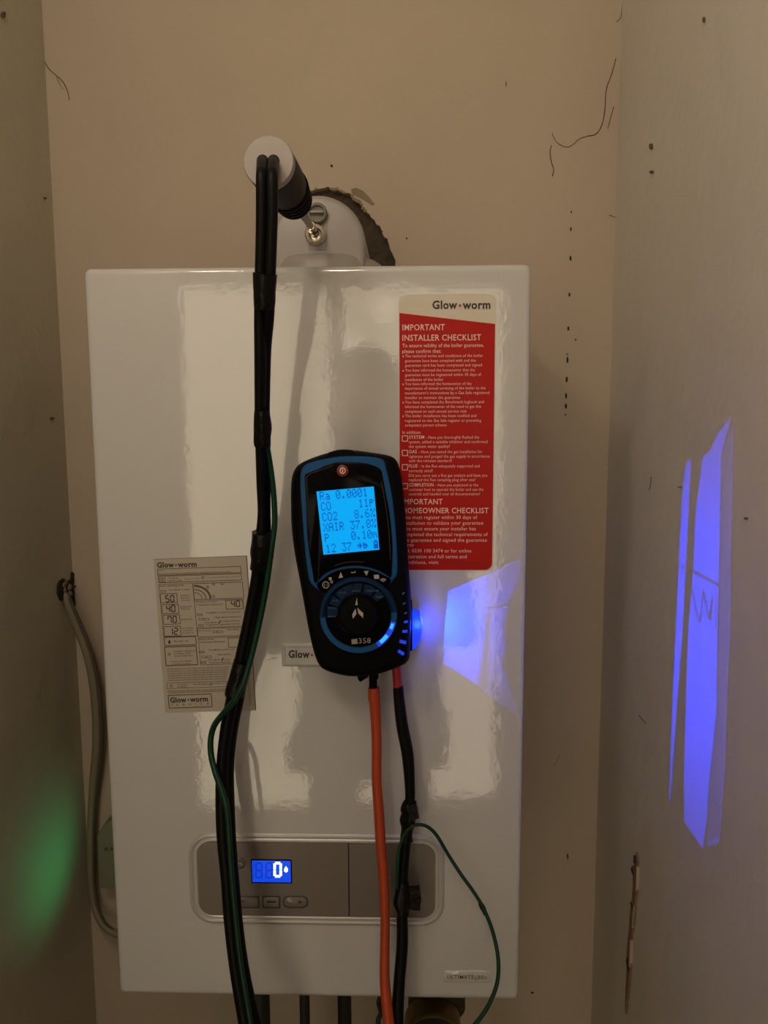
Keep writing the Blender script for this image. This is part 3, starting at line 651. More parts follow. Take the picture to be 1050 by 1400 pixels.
bm = bmesh.new()
hose(bm, [(362, 590, 6.5, -.086), (366, 612, 7, -.080), (371, 645, 7.5, -.072), (374.5, 680, 8, -.067), (375.5, 715, 8, -.063), (372, 745, 8, -.062), (368, 775, 8, -.057), (363.5, 805, 8.5, -.053), (357, 840, 8.5, -.049),
          (348, 880, 8.5, -.047), (339, 915, 8, -.048), (331, 938, 8, -.052), (320, 958, 8, -.052), (303, 978, 8, -.046), (292.5, 993, 8.5, -.038), (288, 1012, 8.5, -.036), (289, 1034, 8.5, -.038), (295, 1058, 8.5, -.046), (305, 1086, 8.5, -.055),
          (311, 1110, 8, -.060), (314, 1150, 7.5, -.064), (317.5, 1200, 7, -.068), (323, 1260, 7, -.074), (329, 1315, 7, -.082), (338, 1370, 7, -.090), (348, 1430, 7, -.098), (357, 1490, 7, -.102), (392, 1750, 8, -.115), (402, 2150, 9, -.105), (400, 2600, 10, -.075)], 10)
obj('wire', bm, 'green', G)
OH = thing('orange_hose', P(511, 930, -.03), 'orange hose hanging from the bottom of the gas analyser', 'hose')
bm = bmesh.new(); hose(bm, [(510.8, 940, 15.6, -.026), (511, 944, 16, -.026), (511.5, 955, 17, -.025), (512.5, 963, 15.4, -.025), (514, 990, 14.2, -.024), (515, 1020, 13.8, -.024), (515, 1067, 13.6, -.024), (518, 1110, 14.4, -.024), (521, 1160, 14, -.025),
                            (524.5, 1200, 13.6, -.027), (526.5, 1260, 13, -.030), (526, 1300, 13.2, -.034), (526, 1340, 14, -.040), (529.5, 1380, 15, -.048), (535, 1430, 16, -.056), (540, 1490, 17, -.062), (548, 1750, 19, -.08), (540, 2150, 21, -.09), (520, 2600, 24, -.09)]); obj('tube', bm, 'orange', OH)
RH = thing('black_hose', P(543, 930, -.02), 'thin black hose with a red sleeve at the analyser and ragged tape lower down', 'hose')
bm = bmesh.new(); hose(bm, [(541, 895, 12.5, -.020), (541.5, 908, 12.5, -.020), (544, 940, 12.8, -.019)]); obj('sleeve', bm, 'red', RH, label='red sleeve')
bm = bmesh.new(); hose(bm, [(544, 937, 12, -.019), (544.5, 941, 14.2, -.019), (545.5, 956, 15, -.019), (550, 993, 16.5, -.020), (557, 1030, 16.5, -.020), (560, 1067, 14.6, -.020), (560.5, 1095, 13.8, -.020), (557, 1130, 14, -.020), (554, 1160, 14, -.020),
                            (550.5, 1200, 14.5, -.022), (549.5, 1235, 15, -.024), (550, 1290, 16, -.028), (546, 1340, 16, -.034), (544, 1380, 16.5, -.040), (543, 1430, 17, -.046), (543, 1490, 17.5, -.05), (556, 1750, 19, -.055), (575, 2150, 21, -.06), (570, 2600, 24, -.06)]); obj('tube', bm, 'rubber', RH)
wrap([(561, 1096, 17, -.020), (560, 1104, 22, -.020), (560, 1114, 21, -.021), (557, 1124, 21, -.021), (556.5, 1132, 18, -.020), (556, 1150, 16, -.020)], RH, rag=.0035, flat=.9)
wrap([(551, 1205, 15, -.023), (549, 1222, 19, -.024), (549.5, 1240, 20, -.025), (550, 1252, 17, -.026)], RH, rag=.002, flat=.9)
bm = bmesh.new(); pts = [P(x, y, -.020) for x, y in ((556, 1212), (573, 1210), (576, 1226), (574, 1243), (556, 1240))]; loft(bm, [[p for p in pts], [p + Vector((0, -.003, 0)) for p in pts]]); obj('tape_tail', bm, 'tape', RH)
bm = bmesh.new(); pts = [P(x, y, -.022) for x, y in ((558, 1098), (569, 1094), (573, 1114), (562, 1119))]; loft(bm, [[p for p in pts], [p + Vector((0, -.006, 0)) for p in pts]]); obj('tape_tail', bm, 'tape', RH)
G2 = thing('green_wire', P(567, 1128, -.02), 'thin green wire looping right from the taped black hose past the control panel', 'wire')
bm = bmesh.new()
hose(bm, [(543, 1215, 3.5, -.030), (544, 1180, 4.4, -.030), (546, 1160, 4.5, -.028), (552, 1142, 4.5, -.027), (561, 1131, 4.5, -.026), (572, 1127.5, 4.6, -.024), (584, 1130, 4.8, -.022), (597, 1142, 5, -.021), (612, 1167, 5, -.021), (630, 1195, 5, -.023),
          (648, 1220, 5, -.026), (662, 1244, 5.2, -.030), (674, 1275, 5.4, -.036), (681, 1310, 5.6, -.042), (680, 1342, 5.8, -.048), (670, 1370, 6, -.054), (655, 1394, 6.2, -.060), (630, 1425, 6.4, -.066), (610, 1480, 6.4, -.068), (585, 1600, 6.6, -.066), (573, 1750, 7, -.068), (590, 2150, 8, -.072), (588, 2600, 9, -.072)], 10)
obj('wire', bm, 'green', G2)
wrap([(656, 1234, 5, -.028), (658.5, 1239, 7.5, -.029), (662, 1246, 6.5, -.030), (664, 1251, 5, -.031)], G2, 'tape_band', rag=.0006)

# ================================================================== GAS ANALYSER
YF = -.048
ana = thing('gas_analyser', P(485, 775, 0), 'black and blue handheld gas analyser with lit cyan screen stuck to boiler front', 'gas analyser')
body = [(470, 615), (451, 618.5), (430, 625), (412, 633), (403, 643), (399, 660), (398.5, 694), (400, 726), (404, 757), (410, 789), (415.5, 819), (421, 850), (427, 879), (433, 899), (441, 911), (459, 918), (484, 922), (517, 919), (546, 909.5),
        (557.5, 902), (560.5, 890), (562, 854), (562.5, 833), (561, 802), (559, 778), (557.5, 752), (556, 726), (553, 684), (548, 648), (543, 631.5), (534, 623.5), (510, 619), (487, 616)]
bs = catmull(body, True, 3)
def ol(pts, Y, s, Yp=None, ref=None):
    w_ = [P(x, y, Yp if Yp is not None else -.03) for x, y in pts]
    cx = sum(p.x for p in w_) / len(w_); cz = sum(p.z for p in w_) / len(w_)
    return [Vector((cx + (p.x - cx) * (1 - s / .045), Y, cz + (p.z - cz) * (1 - s / .098))) for p in w_]
def clipx(L): return [Vector((min(p.x, .0815), p.y, p.z)) for p in L]
bm = bmesh.new(); loft(bm, [clipx(ol(bs, -.0024, .005)), clipx(ol(bs, -.005, .0022)), clipx(ol(bs, -.014, .0008)), clipx(ol(bs, -.0304, 0)), ol(bs, -.0308, 0), ol(bs, -.034, 0), ol(bs, -.041, .0016), ol(bs, -.045, .0042), ol(bs, -.0465, .008)])
obj('rubber_boot', bm, 'boot', ana, label='black rubber boot')
def dome(name, px, Y, h, m, parent, inset=.0012, k=3):
    s = catmull(px, True, k) if k else px
    w_ = [P(x, y, Y) for x, y in s]; cx = sum(p.x for p in w_) / len(w_); cz = sum(p.z for p in w_) / len(w_)
    sc = lambda f, y: [Vector((cx + (p.x - cx) * f, y, cz + (p.z - cz) * f)) for p in w_]
    f2 = 1 - inset / .03
    bm = bmesh.new(); loft(bm, [sc(1, Y + .002), sc(1, Y - h * .6), sc(f2, Y - h)]); return obj(name, bm, m, parent)
dome('top_hook', [(449, 619), (460, 615.5), (472, 614.5), (484, 616), (487, 620), (470, 622), (452, 623.5)], -.034, .009, 'boot', ana)
trim = [(411.5, 646), (415, 638), (424, 632.5), (447, 627), (470, 624), (497, 624), (515, 626), (524.5, 630), (529, 643), (533.5, 662), (538, 690), (541.5, 726), (543.5, 765), (543, 784), (539, 791), (527, 808), (527, 812), (448, 818), (446, 814), (431, 803), (424.5, 795), (421, 782), (416.7, 747), (413.5, 705), (411, 668)]
dome('blue_trim', trim, YF + .0015, .003, 'blue', ana, .0006)
glass = [(416.7, 656), (417.7, 649), (424, 645.5), (434.5, 641.5), (447, 635.5), (458, 632.5), (470, 631.5), (497, 633), (512, 637), (521, 643), (524, 656), (527.5, 675), (533, 705), (536.5, 745), (536, 775), (534.5, 789), (526, 784), (516, 779), (500, 774.5), (485, 773), (467, 775), (449, 781.5), (440, 788),
         (431, 797), (428, 785), (425, 767), (420.5, 736), (418.8, 690)]
yg = YF - .0015
gl = dome('front_glass', glass, yg, .0014, 'glass', ana, .0004)
keys = [(433, 800), (441, 792), (452, 784), (467, 778.5), (485, 776.5), (500, 778), (515, 782), (526, 787.5), (534.5, 793), (531, 799), (526, 806), (515, 797), (503, 790), (488, 786), (474, 788), (462, 793), (453, 801), (446, 812), (438, 806)]
kp = dome('keypad', [(433, 800), (441, 792), (452, 784), (467, 778.5), (485, 776.5), (500, 778), (515, 782), (526, 787.5), (534.5, 793), (525, 808), (490, 812), (447, 813)], yg, .0012, 'glass', ana, .0004)
# screen
TL, TR, BR, BL = (432.8, 671.9), (511, 665), (518.7, 751.3), (442.4, 758.2)
def S(u, v): return (TL[0] + (TR[0] - TL[0]) * u + (BL[0] - TL[0]) * v + (BR[0] - TR[0] - BL[0] + TL[0]) * u * v, TL[1] + (TR[1] - TL[1]) * u + (BL[1] - TL[1]) * v + (BR[1] - TR[1] - BL[1] + TL[1]) * u * v)
ys = yg - .0014
bm = bmesh.new(); plate_px(bm, [TL, TR, BR, BL], ys + .0005, .0008); scr = obj('screen', bm, 'lcd', ana, smooth=False, label='lit cyan screen of readings')
F57 = {'R': ['1111.', '1...1', '1...1', '1111.', '1.1..', '1..1.', '1...1'], 'a': ['.....', '.....', '.111.', '....1', '.1111', '1...1', '.1111'], '0': ['.111.', '1...1', '1..11', '1.1.1', '11..1', '1...1', '.111.'],
       '.': ['.....', '.....', '.....', '.....', '.....', '.11..', '.11..'], '1': ['..1..', '.11..', '..1..', '..1..', '..1..', '..1..', '.111.'], 'C': ['.111.', '1...1', '1....', '1....', '1....', '1...1', '.111.'],
       'O': ['.111.', '1...1', '1...1', '1...1', '1...1', '1...1', '.111.'], '2': ['.111.', '1...1', '....1', '...1.', '..1..', '.1...', '11111'], '8': ['.111.', '1...1', '1...1', '.111.', '1...1', '1...1', '.111.'],
       '6': ['..11.', '.1...', '1....', '1111.', '1...1', '1...1', '.111.'], '%': ['11..1', '11..1', '...1.', '..1..', '.1...', '1..11', '1..11'], 'X': ['1...1', '1...1', '.1.1.', '..1..', '.1.1.', '1...1', '1...1'],
       'A': ['.111.', '1...1', '1...1', '11111', '1...1', '1...1', '1...1'], 'I': ['.111.', '..1..', '..1..', '..1..', '..1..', '..1..', '.111.'], '3': ['11111', '...1.', '..1..', '...1.', '....1', '1...1', '.111.'],
       '7': ['11111', '....1', '...1.', '..1..', '.1...', '.1...', '.1...'], 'P': ['1111.', '1...1', '1...1', '1111.', '1....', '1....', '1....'], 'p': ['.....', '1111.', '1...1', '1111.', '1....', '1....', '1....'],
       'm': ['.....', '.....', '11.1.', '1.1.1', '1.1.1', '1...1', '1...1'], ' ': ['.....'] * 7, 'd': ['.....', '1....', '1111.', '11111', '1..11', '1111.', '.....'], 'b': ['.111.', '11111', '1...1', '11111', '11111', '11111', '11111'], 'h': ['.....', '..1..', '1.11.', '11111', '1.11.', '..1..', '.....']}
bm = bmesh.new(); cw = .975 / 10.3
for r_, line in enumerate(('Ra 0.0001 ', 'CO     11p', 'CO2   8.6%', 'XAIR 37.8%', 'P    0.10m', '12 37 hd b')):
    v0 = .012 + r_ * .1665; u0 = .045 + r_ * .002
    for ci, ch in enumerate(line):
        for yy, row in enumerate(F57[ch]):
            xx = 0
            while xx < 5:
                if row[xx] == '1':
                    e = xx
                    while e < 5 and row[e] == '1': e += 1
                    ua = u0 + ci * cw + xx * cw / 6; ub = u0 + ci * cw + e * cw / 6 - .001; va = v0 + yy * .0192; vb = va + .0182
                    ub = min(ub, .995); vb = min(vb, .995)
                    if ub > ua and vb > va: plate_px(bm, [S(ua, va), S(ub, va), S(ub, vb), S(ua, vb)], ys - .0003, .0001)
                    xx = e
                else: xx += 1
obj('screen_text', bm, 'lcdink', scr, smooth=False, label='dark blue pixel readings')
# power button
c = P(468.5, 643.5, yg); q = depth(c) / FPX; bm = bmesh.new(); disc(bm, c, [(10.5 * q, yg), (10.5 * q, yg - .0016), (9.3 * q, yg - .0019), (8.6 * q, yg - .0012)], 32); pb = obj('power_button', bm, 'boot', ana)
bm = bmesh.new(); disc(bm, c, [(8.0 * q, yg), (8.0 * q, yg - .0018), (6.5 * q, yg - .0023)], 32); obj('button_face', bm, 'power', pb, label='dark red power symbol face')
bm = bmesh.new(); yq = yg - .0024
stroke_px(bm, [(468.5 + math.cos(t) * 3.6, 643.5 + math.sin(t) * 3.9) for t in (math.radians(z) for z in range(0, 361, 24))], 1.0, yq, .0002); stroke_px(bm, [(468.3, 641.5), (468.7, 645.8)], 1.2, yq, .0002)
obj('power_symbol', bm, 'powerprint', pb, smooth=False)
# thin silver pinstripes
for pl in ([(521, 657), (527, 690), (531.5, 725), (534, 765)], [(418.5, 653), (424, 648), (440, 642), (455, 636.5)], [(457, 773.5), (470, 769.5), (485, 768), (498, 768.5)]):
    bm = bmesh.new(); stroke_px(bm, catmull(pl, False, 4), .5, ys, .0002); obj('pinstripe', bm, 'inkmid', ana, smooth=False)
# key symbols
bm = bmesh.new(); yk = yg - .0013
plate_px(bm, [(465.8, 782), (469, 789.5), (463, 790.5)], yk, .0003); plate_px(bm, [(497.5, 781), (504, 780.3), (501.2, 787)], yk, .0003)
stroke_px(bm, [(480, 782.5), (483, 783), (486.5, 781.5)], 1.1, yk); plate_px(bm, [(511, 786), (518, 785.6), (518.6, 791), (511.8, 791.6)], yk, .0003)
for R_ in (1.5, 3.3, 5): stroke_px(bm, [(523.8 + math.cos(t) * R_, 796 + math.sin(t) * R_) for t in (math.radians(z) for z in range(215, 326, 22))], .9, yk)
stroke_px(bm, [(445.5 + math.cos(t) * 4.4, 799.7 + math.sin(t) * 4.4) for t in (math.radians(z) for z in range(0, 361, 30))], 1.0, yk); text_px(bm, '11', 443.6, 447.6, 802, 4.5, yk)
stroke_px(bm, [(453.5 + math.cos(t) * 1.6, 795.5 + math.sin(t) * 1.6) for t in (math.radians(z) for z in range(0, 361, 60))], .8, yk); plate_px(bm, [(449.5, 789.5), (453, 789), (453.6, 793), (450, 793.2)], yk, .0003)
obj('key_symbols', bm, 'print', kp, smooth=False, label='pale key symbols')
# dial
yd = YF - .0005
dc = P(490, 840, yd); q = depth(dc) / FPX
bm = bmesh.new(); disc(bm, dc, [(53.5 * q, yd + .003), (53.5 * q, yd - .002), (52 * q, yd - .0034), (47.5 * q, yd - .0036), (45.5 * q, yd - .002), (44 * q, yd - .0018)], 64); dr = obj('dial_ring', bm, 'bluedark', ana, label='dark blue dial ring')
def arc(R0_, R1_, a0, a1, n=14): # degrees clockwise from +x in the photo
    A1 = [(490 + math.cos(math.radians(a0 + (a1 - a0) * i / n)) * R1_, 840 + math.sin(math.radians(a0 + (a1 - a0) * i / n)) * R1_) for i in range(n + 1)]
    A2 = [(490 + math.cos(math.radians(a1 + (a0 - a1) * i / n)) * R0_, 840 + math.sin(math.radians(a1 + (a0 - a1) * i / n)) * R0_) for i in range(n + 1)]
    return A1 + A2
for a0, a1 in ((-3, 175),):
    bm = bmesh.new(); plate_px(bm, arc(45.5, 52.5, a0, a1, 40), yd - .0034, .0006); obj('ring_band', bm, 'blue', dr, label='brighter blue lower band')
bm = bmesh.new(); disc(bm, dc, [(44 * q, yd - .0010), (44 * q, yd - .0026), (43 * q, yd - .0030)], 64); df = obj('dial_face', bm, 'glass', ana)
for a0, a1 in ((178, 196), (200, 217), (221, 236), (240, 257), (262, 277), (282, 303), (309, 325)):
    bm = bmesh.new(); plate_px(bm, arc(28.5, 42.5, a0, a1, 5), yd - .0030, .0003); obj('dial_segment', bm, 'bluedark', df)
bm = bmesh.new(); yt = yd - .0035
for s, x0_, x1_, y in (('MENU', 448, 459, 844), ('STATUS', 448, 460, 832.5), ('AUX', 454, 463, 822), ('FLUE', 463, 473, 811.5), ('RATIO', 482, 492, 809), ('PRESSURE', 501, 518, 809), ('TEMP', 513, 524, 817.5)): text_px(bm, s, x0_, x1_, y, 2.4, yt, -.03, .03)
obj('dial_lettering', bm, 'printdim', df, smooth=False)
kc = P(491, 837, yd); bm = bmesh.new(); disc(bm, kc, [(29 * q, yd - .002), (29 * q, yd - .0036), (27 * q, yd - .0042), (26 * q, yd - .0125), (24 * q, yd - .0142), (21 * q, yd - .0145)], 48); kn = obj('knob', bm, 'boot', ana, label='black rotary selector')
for i in range(20):
    t = 2 * math.pi * i / 20; p = Vector((kc.x + math.cos(t) * 26 * q, 0, kc.z + math.sin(t) * 26 * q)); bm = bmesh.new(); box(bm, (p.x - .0008, yd - .0120, p.z - .0008), (p.x + .0008, yd - .0042, p.z + .0008), .0003, 1); obj('knob_rib', bm, 'boot', kn)
bm = bmesh.new(); yn = yd - .0146
plate_px(bm, [(488.0, 817), (489, 827), (485.6, 827.5)], yn, .0003); plate_px(bm, [(486, 832), (487.5, 839), (482.5, 846), (481.5, 840)], yn, .0003); plate_px(bm, [(488.5, 831), (496.5, 838), (496.5, 845), (490, 838.5)], yn, .0003)
obj('arrow_mark', bm, 'print', kn, smooth=False, label='silver arrow emblem')
bm = bmesh.new(); text_px(bm, '358', 490.5, 507, 879.5, 7.6, yt, -.03, .01); plate_px(bm, [(480.5, 874), (488.5, 873), (489, 880), (481, 880.6)], yt, .0003); obj('model_number', bm, 'print', df, smooth=False)
# LED caustic painted as a glowing arc low on the ring, glints painted on side notches
bm = bmesh.new(); plate_px(bm, arc(45.5, 52.5, 12, 58, 12), yd - .0041, .0004); obj('painted_caustic', bm, 'glowpaint', dr, label='painted blue caustic on the dial ring')
bm = bmesh.new(); plate_px(bm, arc(46.5, 50.5, 15, 24, 4), yd - .0046, .0003); plate_px(bm, arc(46, 51, 36, 52, 6), yd - .0046, .0003); obj('caustic_core', bm, 'glowpainthot', dr, label='brightest parts of the painted caustic')
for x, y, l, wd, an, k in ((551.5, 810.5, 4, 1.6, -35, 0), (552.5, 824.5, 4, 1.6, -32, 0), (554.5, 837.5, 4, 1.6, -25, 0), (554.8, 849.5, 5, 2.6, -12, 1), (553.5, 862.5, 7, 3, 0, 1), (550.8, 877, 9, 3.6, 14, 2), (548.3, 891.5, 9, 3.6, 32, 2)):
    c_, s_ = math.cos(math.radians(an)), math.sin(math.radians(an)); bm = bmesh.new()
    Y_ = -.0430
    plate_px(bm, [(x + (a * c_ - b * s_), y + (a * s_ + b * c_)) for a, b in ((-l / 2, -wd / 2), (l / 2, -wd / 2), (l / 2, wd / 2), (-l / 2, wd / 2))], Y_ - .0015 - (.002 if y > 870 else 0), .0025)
    obj('side_notch', bm, 'glowpaint' if k else 'printdim', ana, label='small notch with a painted blue glint' if k else None)
# connectors underneath
bm = bmesh.new(); hose(bm, [(510, 908, 11, -.026), (510, 925, 11, -.026), (510.3, 942, 11, -.026)]); obj('hose_connector', bm, 'boot', ana)
bm = bmesh.new(); hose(bm, [(496, 910, 15, -.024), (496, 925, 15, -.024), (497, 928, 12, -.024)]); hose(bm, [(511, 916, 13, -.026), (511, 926, 13, -.026), (511, 929, 10, -.026)]); obj('port', bm, 'boot', ana)
# water trap: a small housing on the right side, its wall an added mask cut to shape the LED's light
XP = .0985
def to_plate(p): d = p - LED; t = (XP - LED.x) / d.x; q_ = LED + d * t; return (q_.y, q_.z)
def wp(pts): return [to_plate(PX(x, y, XR)) for x, y in pts]
def bp(pts): return [to_plate(P(x, y, 0)) for x, y in pts]
thin = wp([(940, 627), (944, 632), (941, 700), (938, 768), (934, 858), (928, 940), (924, 1000), (918, 1085), (916, 1098), (913, 1085), (914, 1000), (917, 940), (920, 858), (925, 768), (931, 690), (936, 640)])
main = wp([(1000, 568), (986, 620), (985, 700), (984, 791), (982, 860), (980.5, 974), (971, 1066), (967, 1123), (962, 1162), (936, 1125), (936, 1066), (939, 951), (942, 858), (948.5, 775), (951, 700), (960, 625), (971, 615), (978, 597)])
weak = wp([(1003, 580), (999.5, 768), (999, 860), (994, 963), (992, 1043), (985, 1152), (968, 1158), (968.5, 1123), (972.5, 1066), (982, 974), (983.5, 860), (985.5, 791), (986.5, 700), (987.5, 622)])
hotb = bp([(613, 808), (640, 796), (665, 786), (662, 830), (658, 880), (653, 938), (630, 922), (606, 907), (608, 855)])
dimb = bp([(666.5, 785.5), (718, 760), (718, 985), (690, 966), (654.5, 940), (659.5, 880), (663.5, 830)])
bm = bmesh.new(); zl_, zh_ = LED.z - .021, LED.z + .020; yl_, yh_ = -.0302, -.0025
sheet(bm, [[(yl_, zl_), (yh_, zl_), (yh_, zh_), (yl_, zh_)], thin, main, weak, hotb, dimb], .0001, lambda c_: Vector((XP + c_.z, c_.x, c_.y)))
wt = obj('trap_mask', bm, 'boot', ana, smooth=False, label='side of the water trap, an added mask shaping the LED light')
bm = bmesh.new()
for a, b in (((.0818, yl_, zh_), (XP, yh_, zh_ + .0008)), ((.0818, yl_, zl_ - .0008), (XP, yh_, zl_)), ((.0818, yl_ , zl_ - .0008), (XP, yl_+.0004, zh_ + .0008))): box(bm, a, b)
obj('trap_shell', bm, 'boot', wt, smooth=False)
bm = bmesh.new(); sheet(bm, [weak], .00005, lambda c_: Vector((XP + c_.z + .0002, c_.x, c_.y))); obj('mask_filter', bm, 'tint', wt, smooth=False)  # added pane over the mask, weakens one band of the LED light
bm = bmesh.new(); sheet(bm, [dimb], .00005, lambda c_: Vector((XP + c_.z + .0002, c_.x, c_.y))); obj('mask_filter', bm, 'tint2', wt, smooth=False)  # second added pane, dims the outer patch on the boiler
def wstroke(bm, pts, wd, f):
    for (xa, ya), (xb, yb) in zip(pts, pts[1:]):
        d = Vector((xb - xa, yb - ya)); L_ = d.length; nx, ny = -d.y / L_ * wd / 2, d.x / L_ * wd / 2
        pl = f([(xa + nx, ya + ny), (xb + nx, yb + ny), (xb - nx, yb - ny), (xa - nx, ya - ny)])
        vs = [bm.verts.new((XP + .0004, a, b)) for a, b in pl]; bm.faces.new(vs)
bm = bmesh.new()
wstroke(bm, [(944, 776), (988, 800)], 5, wp); wstroke(bm, [(922, 768), (940, 775)], 3, wp)
wstroke(bm, [(945, 800), (957, 850)], 2.2, wp); wstroke(bm, [(958, 853), (963, 806), (971, 846), (976, 815), (973, 850)], 2.4, wp); wstroke(bm, [(981, 806), (981, 860)], 1.6, wp)
wstroke(bm, [(662, 832), (720, 820)], 3, bp); wstroke(bm, [(664, 838), (657, 940)], 6, bp)
wstroke(bm, [(680, 897), (718, 905)], 4, bp); wstroke(bm, [(716, 912), (680, 908), (716, 922)], 3, bp); wstroke(bm, [(700, 850), (718, 846)], 2, bp)
obj('embossed_letters', bm, 'tint3', wt, smooth=False)
dome('trap_lens', [(560, 835), (573, 835), (574, 842), (576, 855), (575, 868), (571, 881), (566, 886), (562, 886), (562, 850)], -.0045, .002, 'lens', ana, .0006, 2)['label'] = 'clear trap end glowing blue'

# ================================================================== LEFT SIDE: cable, power box
cab = thing('white_cable', P(125, 1000, .28), 'cream flat cable dropping from the wall hole to behind the boiler', 'cable')
bm = bmesh.new()
rows = [(84, 806, 9, .272), (90, 818, 11, .268), (98, 838, 12, .270), (108, 862, 12.5, .272), (118, 888, 13, .274), (126, 920, 13, .276), (131, 960, 13, .278), (133, 1000, 13, .280), (132, 1030, 12.5, .282), (129, 1060, 12, .284), (126, 1100, 11, .284), (124.3, 1140, 10.5, .284),
        (124.3, 1180, 10.5, .284), (125.5, 1210, 10.5, .284), (130, 1240, 10.5, .282), (140, 1262, 10.5, .278), (154, 1274, 10.5, .274), (172, 1280, 10.5, .27), (200, 1284, 10.5, .27), (228, 1275, 10.5, .25), (246, 1245, 10, .23), (250, 1190, 10, .22)]
hose(bm, rows, 12); obj('cable_sheath', bm, 'cable', cab)
bm = bmesh.new(); hose(bm, [(x + 5.5 if y < 1100 else x + 3.2, y, w_ * .42, Y - .002) for x, y, w_, Y in rows[1:]], 8); obj('cable_shade', bm, 'inkmid', cab, label='brown strip painting the shaded side of the flat cable')  # shaded side of the cable painted as a brown strip
pbx = thing('power_box', P(150, 1215, .3), 'pale green plastic box on the wall behind the left edge of the boiler', 'electrical box')
bm = bmesh.new(); Yb = YB - .0285
pts = [P(x, y, Yb) for x, y in ((132.5, 1143), (143, 1126), (152, 1120), (215, 1119), (215, 1216), (136, 1216), (134, 1185))]
cx = sum(p.x for p in pts) / 7; cz = sum(p.z for p in pts) / 7
loft(bm, [[Vector((p.x, YB, p.z)) for p in pts], [Vector((p.x, Yb + .003, p.z)) for p in pts], [Vector((cx + (p.x - cx) * .965, Yb, cz + (p.z - cz) * .97)) for p in pts]])
obj('box_body', bm, 'box', pbx)
bm = bmesh.new(); text_px(bm, 'B.A', 143.5, 156, 1162.5, 4.6, Yb - .0002, None, .04); obj('printed_text', bm, 'ink', pbx, smooth=False)

# ================================================================== PIPES UNDER THE BOILER
def pipe(xpx, wpx, m, Y, label, cat='pipe', nut=True):
    p = P(xpx, 1375, Y); r = wpx * .5 * depth(p) / FPX
    t = thing('supply_pipe', (p.x, Y, 0), label, cat, None)
    bm = bmesh.new(); loft(bm, [[Vector((p.x + math.cos(a) * r, Y + math.sin(a) * r, z)) for a in (2 * math.pi * j / 20 for j in range(20))] for z in (0, ZO + .004)]); obj('pipe_run', bm, m, t)
    if nut:
        bm = bmesh.new(); loft(bm, [[Vector((p.x + math.cos(a) * r * k, Y + math.sin(a) * r * k, z)) for a in (2 * math.pi * j / 6 for j in range(6))] for z, k in ((ZO - .001, 1.15), (ZO + .003, 1.15))]); obj('pipe_nut', bm, 'brass', t, smooth=False)
pipe(357, 24, 'pipeblack', .05, 'leftmost dark pipe under the boiler, beside the black twin hose')
pipe(416.5, 14, 'pipeblack', .08, 'thin black pipe under the boiler, middle of the three')
pipe(471, 19, 'pipeblack', .08, 'thicker black pipe under the boiler, between thin pipe and orange hose')
# earth wire curling down between orange hose and pipes
t = thing('loose_cable', P(517, 1372, .03), 'short black cord curling from under the boiler behind the orange hose', 'cord')
bm = bmesh.new(); hose(bm, [(520, 1362, 6, .02), (518, 1372, 7, .02), (521, 1384, 7, .02), (517, 1396, 7, .02), (519, 1412, 7, .02), (516, 1450, 7, .02)], 8); obj('cord_run', bm, 'pipeblack', t)
# dark expansion hose / gauge
gz = P(592, 1392, .05)
gt = thing('pressure_gauge', (gz.x, .05, ZO - .06), 'round dark gauge with dull brass rim under the boiler', 'gauge')
rg = 40 * depth(gz) / FPX; cg = gz + Vector((0, 0, -rg * .72)); 
bm = bmesh.new(); disc(bm, cg, [(rg * .98, .075), (rg, .050), (rg, .044), (rg * .95, .042), (rg * .92, .044), (rg * .91, .047)], 48); obj('gauge_case', bm, 'brass', gt)
bm = bmesh.new(); disc(bm, cg, [(rg * .9, .050), (rg * .9, .0462)], 48); obj('gauge_face', bm, 'void', gt)
bm = bmesh.new(); a = P(563, 1372, .10); b = P(631, 1372, .10); loft(bm, [[Vector((((a + b) / 2).x + math.cos(u_) * (b.x - a.x) / 2 * k, .10 + math.sin(u_) * .028, z)) for u_ in (2 * math.pi * j / 28 for j in range(28))] for z, k in ((ZO - .09, 1.15), (ZO - .035, 1.1), (ZO - .022, 1.0), (ZO + .004, 1.0))]); obj('valve_body', bm, 'mortar', gt)

# ================================================================== THE PHOTOGRAPHER, mirrored in the enamel
person = thing('person', (-.02, -1.16, 0), 'person in long dark jacket behind the camera, a soft silhouette mirrored in the glossy boiler', 'person')
def skin_obj(name, chains, m, parent, sub=1):      # chains: lists of (x, y, z, r); the first point of a later chain joins the nearest earlier point
    vs, es, rs = [], [], []
    for ci, ch in enumerate(chains):
        prev = None
        for k, (x, y, z, r) in enumerate(ch):
            p = Vector((x, y, z))
            if k == 0 and ci:
                prev = min(range(len(vs)), key=lambda i: (Vector(vs[i]) - p).length); continue
            vs.append(tuple(p)); rs.append(r)
            if prev is not None: es.append((prev, len(vs) - 1))
            prev = len(vs) - 1
    me = bpy.data.meshes.new(name); me.from_pydata(vs, es, []); me.materials.append(M[m])
    o = bpy.data.objects.new(name, me); COL.objects.link(o)
    sk = o.modifiers.new('skin', 'SKIN'); sk.use_smooth_shade = True
    for i, r in enumerate(rs): me.skin_vertices[0].data[i].radius = (r, r) if not isinstance(r, tuple) else r
    me.skin_vertices[0].data[0].use_root = True
    su = o.modifiers.new('subdivision', 'SUBSURF'); su.levels = sub; su.render_levels = sub
    o.parent = parent
    if parent.type == 'EMPTY': o.matrix_parent_inverse = Matrix.Translation(-parent.location)
    return o
px_, py_ = -.012, -1.16
HAND = {-1: (.035, -.790, 1.585), 1: (.150, -.790, 1.585)}
EL = {-1: (px_ - .245, -1.05, 1.12), 1: (px_ + .245, -1.05, 1.12)}
